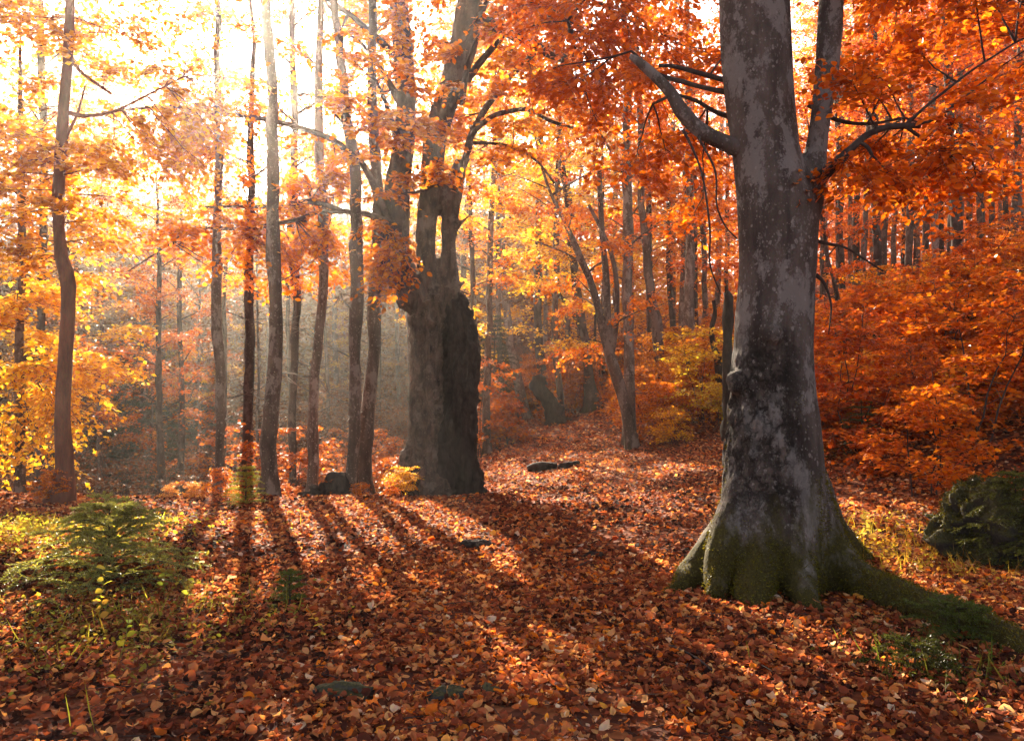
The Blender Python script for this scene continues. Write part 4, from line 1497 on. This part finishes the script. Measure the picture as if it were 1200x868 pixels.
# knee-high growth between the saplings
def undergrowth(name, label, spots, color, seed, size=.085, hmax=.55):
    rng = np.random.default_rng(seed)
    x, y = spots(rng)
    z = terrain(x, y)
    n = len(x)
    wd, lv = MB(), MB()
    an = rng.uniform(0, 6.28, n)
    d = norm(np.stack([np.cos(an), np.sin(an), rng.uniform(.1, .9, n)], -1))
    p0 = np.stack([x, y, z + rng.uniform(0, hmax, n)], -1)
    leaves(lv, rng, p0, d, rng.uniform(.2, .5, n), 9, size, tilt=.5, droop=.2)
    o = part(name, lv.mesh(name), M_LEAF, color=color)
    o["kind"] = "stuff"
    o["label"] = label


def spots_right(rng):
    n = 5200
    Y = np.sqrt(rng.uniform(9.5 ** 2, 34 ** 2, n))
    px = rng.uniform(930, 1270, n)
    k = ~((Y < 11.5) & (px < 1090))
    return (px[k] - 600) / F_PX * Y[k], Y[k]


def spots_mid(rng):
    n = 2600
    Y = rng.uniform(19, 36, n)
    px = rng.uniform(700, 900, n)
    k = (px - 600) / F_PX * Y > 2.9
    return (px[k] - 600) / F_PX * Y[k], Y[k]


def spots_ravine(rng):
    n = 5200
    Y = rng.uniform(14.5, 42, n)
    px = rng.uniform(-30, 600, n)
    k = (px - 600) / F_PX * Y < -1.2
    return (px[k] - 600) / F_PX * Y[k], Y[k]


undergrowth("undergrowth", "knee high orange red undergrowth between the saplings of the right slope", spots_right, (.58, .135, .014), 71)
undergrowth("undergrowth", "low orange undergrowth along the bank above the path", spots_mid, (.56, .16, .018), 72)
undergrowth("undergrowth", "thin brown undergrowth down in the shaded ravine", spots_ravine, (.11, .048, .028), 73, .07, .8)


# ------------------------------------------------------------------ spruces
def spruce_mesh(seed, h, rmax, whorls, per_wh, ntw, needle, dens, Ltw, droop=.2, base=.06):
    """Trunk, drooping whorls of branches with flat side twigs set with needles."""
    rng = np.random.default_rng(seed)
    wd, lv = MB(), MB()
    tr = limb_path(rng, [0, 0, -.1], [rng.normal(0, .02 * h), rng.normal(0, .02 * h), h], 10, 0, .05)
    tube(wd, tr, np.linspace(.008 + .011 * h, .003, 10), 7, cap=False)
    P0, D, LL = [], [], []
    for w in range(whorls):
        u = base + (.97 - base) * (w + .2) / whorls
        x = u * 9
        i = min(int(x), 8)
        p = tr[i] * (1 - (x - i)) + tr[i + 1] * (x - i)
        off = rng.uniform(0, 6.28)
        for b in range(per_wh):
            an = off + b * 6.283 / per_wh + rng.normal(0, .25)
            L = rmax * (1 - u) ** .75 * rng.uniform(.65, 1.15) + .05 * rmax
            up = rng.uniform(.0, .25) + .3 * u
            q = p + np.array([math.cos(an), math.sin(an), up - droop]) * L
            bp = limb_path(rng, p, q, 6, .10, .1)
            tube(wd, bp, np.linspace(.003 + .005 * L, .0015, 6), 4, cap=False)
            # the branch axis itself carries needles too
            for k in range(5):
                dd = bp[k + 1] - bp[k]
                ln = np.linalg.norm(dd)
                P0.append(bp[k]); D.append(dd / ln); LL.append(ln)
            p0, d, l2 = spray(rng, bp, .12, ntw, (Ltw * .5, Ltw), .18)
            l2 = np.minimum(l2, .5 * L + .03)
            P0 += list(p0); D += list(d); LL += list(l2)
    dd = tr[-1] - tr[-2]
    P0.append(tr[-2]); D.append(dd / np.linalg.norm(dd)); LL.append(np.linalg.norm(dd))
    P0, D, LL = np.array(P0), np.array(D), np.array(LL)
    twigs(wd, rng, P0, D, LL, np.full(len(P0), .0016 + .0005 * h), .05)
    cntn = np.maximum((LL * dens).astype(int), 3)
    idx = np.repeat(np.arange(len(P0)), cntn)
    n = len(idx)
    t = rng.random(n)
    h_ = norm(np.cross(D, UP) + 1e-4)[idx]
    v_ = np.cross(h_, D[idx])
    pos = P0[idx] + D[idx] * (LL[idx] * t)[:, None]
    pos[:, 2] -= .05 * LL[idx] * t ** 2
    phi = rng.uniform(-.5, math.pi + .5, n)
    rad = h_ * np.cos(phi)[:, None] + v_ * np.sin(phi)[:, None]
    ax = D[idx] * .75 + rad * .8
    s = needle * rng.uniform(.7, 1.2, n)
    place_template(lv, (np.array([[0, .08, 0], [.5, .13, 0], [1, 0, 0], [.5, -.13, 0]]), np.array([[0, 3, 2, 1]])), pos, ax, rng.normal(0, 1, (n, 3)), s, s, rng.random(n))
    return wd.mesh("trunk", smooth=True), lv.mesh("needles")


def spruce(pair, x, y, label, color, scale=1.0, rot=0.0, name="spruce_tree", cat="tree", group=None, dz=0, tilt=(0, 0)):
    r = thing(name, label, cat, (x, y, tz(x, y) + dz), group)
    r.rotation_euler = (tilt[0], tilt[1], rot)
    r.scale = (scale,) * 3
    part("trunk", pair[0], M_TWIG, r)
    part("needles", pair[1], M_NEEDLE, r, color=color)
    return r


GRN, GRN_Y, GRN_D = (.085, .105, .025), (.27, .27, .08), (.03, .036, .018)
S_LEFT = spruce_mesh(601, .70, .88, 10, 7, 17, .022, 400, .20, .12)
spruce(S_LEFT, px_ground(130, 6.65), 6.65, "young bushy spruce in the left foreground with light green drooping sprays", GRN_Y, 1.0, .4, "spruce_sapling", "spruce")
S_SMALL = spruce_mesh(602, .34, .20, 6, 6, 7, .020, 520, .10, .0)
spruce(S_SMALL, px_ground(341, 6.1), 6.1, "tiny dark green spruce seedling standing alone in the leaf litter", (.11, .13, .03), .85, 1.0, "spruce_sapling", "spruce")
S_MID = spruce_mesh(603, .62, .36, 8, 6, 8, .022, 420, .16, .05)
spruce(S_MID, px_ground(289, 11.7), 11.7, "small sunlit yellow green spruce on the brow before the slim lone trunk", (.30, .28, .05), .95, 2.0, "spruce_sapling", "spruce")
S_RIGHT = spruce_mesh(604, 1.45, 1.0, 14, 7, 13, .028, 330, .30, .28, .1)
spruce(S_RIGHT, px_ground(1190, 7.5), 7.5, "dark young spruce overhanging the mossy boulder at the right edge", (.10, .105, .026), .64, .8, "spruce_sapling", "spruce", dz=.0)
spruce(spruce_mesh(607, 1.0, .5, 9, 5, 8, .022, 330, .2, .2), px_ground(1010, 12.4), 12.4, "thin grey green young spruce among red saplings behind the massive beech", (.12, .13, .04), .9, 2.2, "spruce_sapling", "spruce")
S_LOW = spruce_mesh(605, .34, .55, 5, 6, 11, .022, 420, .20, .05)
spruce(S_LOW, px_ground(1118, 5.35), 5.35, "low dark spruce sprays lying across the mossy root near the right edge", (.085, .105, .025), .8, .3, "spruce_sapling", "spruce")
S_LOW2 = spruce_mesh(606, .26, .42, 5, 5, 9, .022, 380, .18, .0)
spruce(S_LOW2, px_ground(1068, 4.62), 4.62, "low green spruce seedling in the shaded leaf litter at the bottom right", (.055, .060, .016), .85, 1.3, "spruce_sapling", "spruce")
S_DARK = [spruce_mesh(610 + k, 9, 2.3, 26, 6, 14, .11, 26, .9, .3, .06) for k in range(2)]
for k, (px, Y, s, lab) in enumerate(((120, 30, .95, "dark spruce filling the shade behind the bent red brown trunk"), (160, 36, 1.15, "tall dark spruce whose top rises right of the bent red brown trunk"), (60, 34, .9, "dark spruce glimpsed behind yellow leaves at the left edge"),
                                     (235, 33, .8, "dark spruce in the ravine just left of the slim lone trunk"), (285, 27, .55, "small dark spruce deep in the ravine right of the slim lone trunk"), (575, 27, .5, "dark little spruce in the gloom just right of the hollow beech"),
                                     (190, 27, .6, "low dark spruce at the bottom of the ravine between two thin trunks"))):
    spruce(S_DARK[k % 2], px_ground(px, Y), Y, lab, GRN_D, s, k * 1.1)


# ------------------------------------------------------------------ stumps, stones, sticks
def lump(name, label, cat, center, radii, seed, mat, rough=.25, res=24, rot=0.0):
    rng = np.random.default_rng(seed)
    n, m = res, res * 2
    th = np.linspace(.02, math.pi - .02, n)
    ph = np.linspace(0, 2 * math.pi, m, endpoint=False)
    T, Ph = np.meshgrid(th, ph, indexing='ij')
    u = np.stack([np.sin(T) * np.cos(Ph), np.sin(T) * np.sin(Ph), np.cos(T)], -1).reshape(-1, 3)
    k = 1 + rough * fbm(u * 1.7 + seed, 3) + rough * .3 * fbm(u * 7 + seed, 2)
    v = u * k[:, None] * np.asarray(radii)
    c, s = math.cos(rot), math.sin(rot)
    v = np.stack([v[:, 0] * c - v[:, 1] * s, v[:, 0] * s + v[:, 1] * c, v[:, 2]], -1)
    i, j = np.meshgrid(np.arange(n - 1), np.arange(m), indexing='ij')
    a, b = i * m + j, i * m + (j + 1) % m
    mb = MB()
    mb.add(v, np.stack([a, a + m, b + m, b], -1).reshape(-1, 4))
    o = part(name, mb.mesh(name, smooth=True), mat, loc=center)
    return tag(o, label, cat)


def on_ground(px, Y, dz=0.0):
    x = px_ground(px, Y)
    return (x, Y, tz(x, Y) + dz)


bould = lump("mossy_boulder", "big dark mossy boulder under the spruce at the right edge", "boulder", on_ground(1146, 7.9, .16), (.52, .45, .46), 3, M_MOSS, .42, 60)
moss_fuzz(bould.data, 14000, 8, lambda v, n: np.clip(n[:, 2] + .5 + fbm(v * 3, 2) * .6, 0, 1) + 1e-9, .03, bould, (.07, .062, .014))
lump("mossy_stone", "dark stone with a mossy top half buried in leaves at the bottom", "stone", on_ground(404, 4.16, .02), (.15, .07, .06), 4, M_STONE, .3)
lump("dark_stone", "long dark stone half buried in leaves at the bottom, right of the mossy one", "stone", on_ground(525, 4.14, .02), (.13, .05, .05), 6, M_STONE, .3, rot=.35)
lump("dark_stone", "small dark stone in the leaves right of the long dark stone", "stone", on_ground(573, 4.18, .015), (.05, .05, .04), 7, M_STONE, .3)
lump("bark_lump", "flat brown lump of rotten bark lying in the sunlit leaves", "bark", on_ground(558, 8.25, .03), (.16, .08, .05), 8, M_DEAD, .3, rot=.1)
lump("bark_lump", "small dark lump of bark in shaded leaves left of the massive beech", "bark", on_ground(697, 7.9, .02), (.09, .06, .04), 9, M_DEAD, .3)
lump("rotten_stump", "low rotten stump at the foot of the pale leaning trunk", "stump", on_ground(384, 13.1, .02), (.36, .24, .24), 10, M_DEAD, .75, 44)
lump("mossy_stump", "low dark stump with orange leaves on the right slope below the swollen footed tree", "stump", on_ground(1060, 19.0, .2), (.8, .5, .45), 12, M_MOSS, .4, 30)


def snag(label, pts, Y, mat, seed, name="tree_stump", cat="stump", flare=.9, bump=.3):
    rng = np.random.default_rng(seed)
    path, g = to_ground(px_path(pts, Y))
    base = np.array([path[0, 0], path[0, 1], g])
    c = curve(path, 26)
    mb = MB()
    tube(mb, c[:, :3], np.maximum(c[:, 3], .02), 16, rootlobes(c[:, 2] - g, None, rng, 4, flare, .4), seed=seed, bump=bump)
    o = part(name, mb.mesh(name, base, True), mat, loc=base)
    return tag(o, label, cat)


snag("leaning mossy broken stump with a knobbed top beside the far path", [(656, 514, 26), (652, 494, 17), (645, 474, 14), (637, 460, 15), (630, 448, 19), (627, 440, 10)], 27.5, M_DEAD, 5, bump=.5)
snag("dark broken trunk standing behind the left side of the massive beech", [(853, 470, 13), (852, 420, 12), (853, 385, 12), (853, 362, 13), (854, 350, 12), (851, 342, 8)], 17, M_DEAD, 8, "broken_trunk", "dead trunk", .3)
snag("twisted dark dead trunk left of the dark broken trunk, among red leaves", [(842, 425, 9), (836, 405, 7), (834, 385, 6), (838, 368, 5), (836, 352, 4)], 20, M_DEAD, 9, "broken_trunk", "dead trunk", .4)


def log_piece(name, label, cat, pts, Y, mat, seed, sides=12, lift=0.0, bump=.25):
    rows = []
    for px, dY, r in pts:
        x = px_ground(px, Y + dY)
        rows.append([x, Y + dY, tz(x, Y + dY) + r * .6 + lift, r])
    c = curve(np.array(rows), max(14, len(rows) * 4))
    mb = MB()
    tube(mb, c[:, :3], c[:, 3], sides, seed=seed, bump=bump)
    base = c[0, :3]
    o = part(name, mb.mesh(name, base, True), mat, loc=base)
    return tag(o, label, cat)


log_piece("fallen_log", "short thick rotten log lying across the path", "log", [(618, 0, .07), (628, 0, .10), (640, .05, .08), (652, .1, .07)], 16.2, M_DEAD, 3, lift=.05)
log_piece("fallen_log", "thinner end of broken log lying right of the thick one on the path", "log", [(655, .2, .05), (666, .3, .06), (678, .4, .05)], 16.2, M_DEAD, 4, lift=.04)
log_piece("fallen_stick", "thin curved dark stick on the leaves left of the massive beech", "stick", [(643, 0, .007), (655, .05, .009), (670, .25, .009), (684, .5, .006), (690, .6, .003)], 7.0, M_TWIG, 5, 6, .03, .1)
log_piece("fallen_stick", "thin straight twig on the leaves in the bottom centre right", "stick", [(782, .35, .003), (800, .2, .005), (818, .05, .006), (832, -.1, .005)], 4.55, M_TWIG, 6, 6, .05, .1)
log_piece("fallen_stick", "thin twig at the bottom right corner among dark leaves", "stick", [(1118, .2, .004), (1135, .1, .006), (1158, -.05, .005)], 4.5, M_TWIG, 7, 6, .05, .1)


# ------------------------------------------------------------------ weeds and low green plants
def weed(label, px, Y, h, nl, size, color, seed, lean=.2):
    rng = np.random.default_rng(seed)
    x, y, z = on_ground(px, Y)
    r = thing("weed", label, "weed", (x, y, z))
    wd, lv = MB(), MB()
    a = rng.uniform(0, 6.28)
    st = limb_path(rng, [0, 0, -.03], [math.cos(a) * lean * h, math.sin(a) * lean * h, h], 8, .05, .3)
    tube(wd, st, np.linspace(.004, .0015, 8), 5, cap=False)
    t = np.linspace(.25, 1, nl)
    xx = t * 7
    i = np.minimum(xx.astype(int), 6)
    f = (xx - i)[:, None]
    p = st[i] * (1 - f) + st[i + 1] * f
    an = np.arange(nl) * 2.4 + rng.normal(0, .3, nl)
    ax = np.stack([np.cos(an), np.sin(an), rng.uniform(-.2, .6, nl)], -1)
    s = size * rng.uniform(.7, 1.2, nl)
    place_template(lv, T_LEAF, p, ax, UP + rng.normal(0, .5, (nl, 3)), s, s, rng.random(nl))
    part("stem", wd.mesh("stem", smooth=True), M_NEEDLE, r, color=(.22, .2, .05))
    part("foliage", lv.mesh("foliage"), M_LEAF, r, color=color)


weed("pale lit weed with yellow leaves in the sunny patch right of the massive beech", 1016, 8.3, .42, 12, .09, (.85, .62, .16), 1)
weed("tall bent green weed in the bottom left foreground", 142, 4.75, .34, 12, .05, (.30, .30, .04), 2)
weed("yellow weed with round leaves in the left foreground below the young spruce", 118, 5.5, .40, 14, .06, (.55, .38, .07), 3)
weed("pale yellow leaved weed at the lower left, right of the tall green weed", 178, 4.9, .22, 12, .055, (.66, .5, .12), 4)
weed("small green weed with pale leaves between the young spruce and the tiny seedling", 222, 6.1, .26, 12, .05, (.34, .30, .06), 5)
weed("leafy green weed right below the young spruce", 195, 6.4, .24, 14, .06, (.26, .24, .05), 6)
weed("thin yellow weed in front of the tiny spruce seedling", 382, 5.2, .22, 9, .045, (.70, .42, .06), 7)


def low_plants(name, label, n, area, color, seed, size, hmax, blades=0):
    rng = np.random.default_rng(seed)
    x, y = area(rng, n)
    z = terrain(x, y)
    lv = MB()
    an = rng.uniform(0, 6.28, n)
    d = norm(np.stack([np.cos(an) * .5, np.sin(an) * .5, np.ones(n)], -1))
    p0 = np.stack([x, y, z], -1)
    leaves(lv, rng, p0, d, rng.uniform(.4, 1, n) * hmax, 5, size, T_LEAF, tilt=.5, droop=0)
    if blades:
        k = rng.integers(0, n, blades)
        pb = p0[k] + rng.normal(0, .05, (blades, 3)) * [1, 1, 0]
        s = rng.uniform(.12, .26, blades)
        ab = np.stack([rng.normal(0, .45, blades), rng.normal(0, .45, blades), np.ones(blades)], -1)
        place_template(lv, (np.array([[0, .012, 0], [.5, .016, .04], [1, 0, .14], [.5, -.016, .04]]), np.array([[0, 3, 2, 1]])), pb, ab, rng.normal(0, 1, (blades, 3)), s, s, rng.random(blades))
    o = part(name, lv.mesh(name), M_LEAF, color=color)
    o["kind"] = "stuff"
    o["label"] = label


def area_blob(cx, cy, sx, sy):
    def fn(rng, n):
        return cx + rng.normal(0, sx, n), cy + rng.normal(0, sy, n)
    return fn


low_plants("ground_plants", "low green and yellow plants and grass below the young spruce", 560, area_blob(px_ground(130, 5.4), 5.5, .55, .6), (.22, .17, .035), 81, .035, .12, 200)
low_plants("ground_plants", "lit yellow green plants on the bank at the left edge", 900, area_blob(px_ground(60, 8.0), 8.0, .7, .8), (.40, .30, .05), 82, .045, .18, 260)
low_plants("ground_plants", "sunlit yellow leaved ground plants right of the massive beech", 420, area_blob(px_ground(1040, 8.0), 8.0, .55, .75), (.42, .26, .05), 83, .042, .10, 400)
low_plants("ground_plants", "green plants among shaded leaves at the bottom right", 110, area_blob(px_ground(1110, 4.7), 4.7, .35, .35), (.10, .10, .025), 84, .03, .10, 90)

# ------------------------------------------------------------------ air
hz = MB()
X0, X1, Y0, Y1, Z0, Z1 = -262, 262, -75, 292, -14, 52
hz.add([[X0, Y0, Z0], [X1, Y0, Z0], [X1, Y1, Z0], [X0, Y1, Z0], [X0, Y0, Z1], [X1, Y0, Z1], [X1, Y1, Z1], [X0, Y1, Z1]],
       [[0, 3, 2, 1], [4, 5, 6, 7], [0, 1, 5, 4], [1, 2, 6, 5], [2, 3, 7, 6], [3, 0, 4, 7]])
mh, th_, oh = new_mat("haze")
pv = N(th_, "ShaderNodeVolumePrincipled")
pv.inputs["Density Attribute"].default_value = ""
pv.inputs["Color"].default_value = (1.0, .94, .84, 1)
pv.inputs["Density"].default_value = .0011
pv.inputs["Anisotropy"].default_value = .81
th_.links.new(pv.outputs[0], oh.inputs["Volume"])
haze = part("haze", hz.mesh("haze"), mh)
haze["kind"] = "stuff"
haze["label"] = "warm morning haze between the trees"
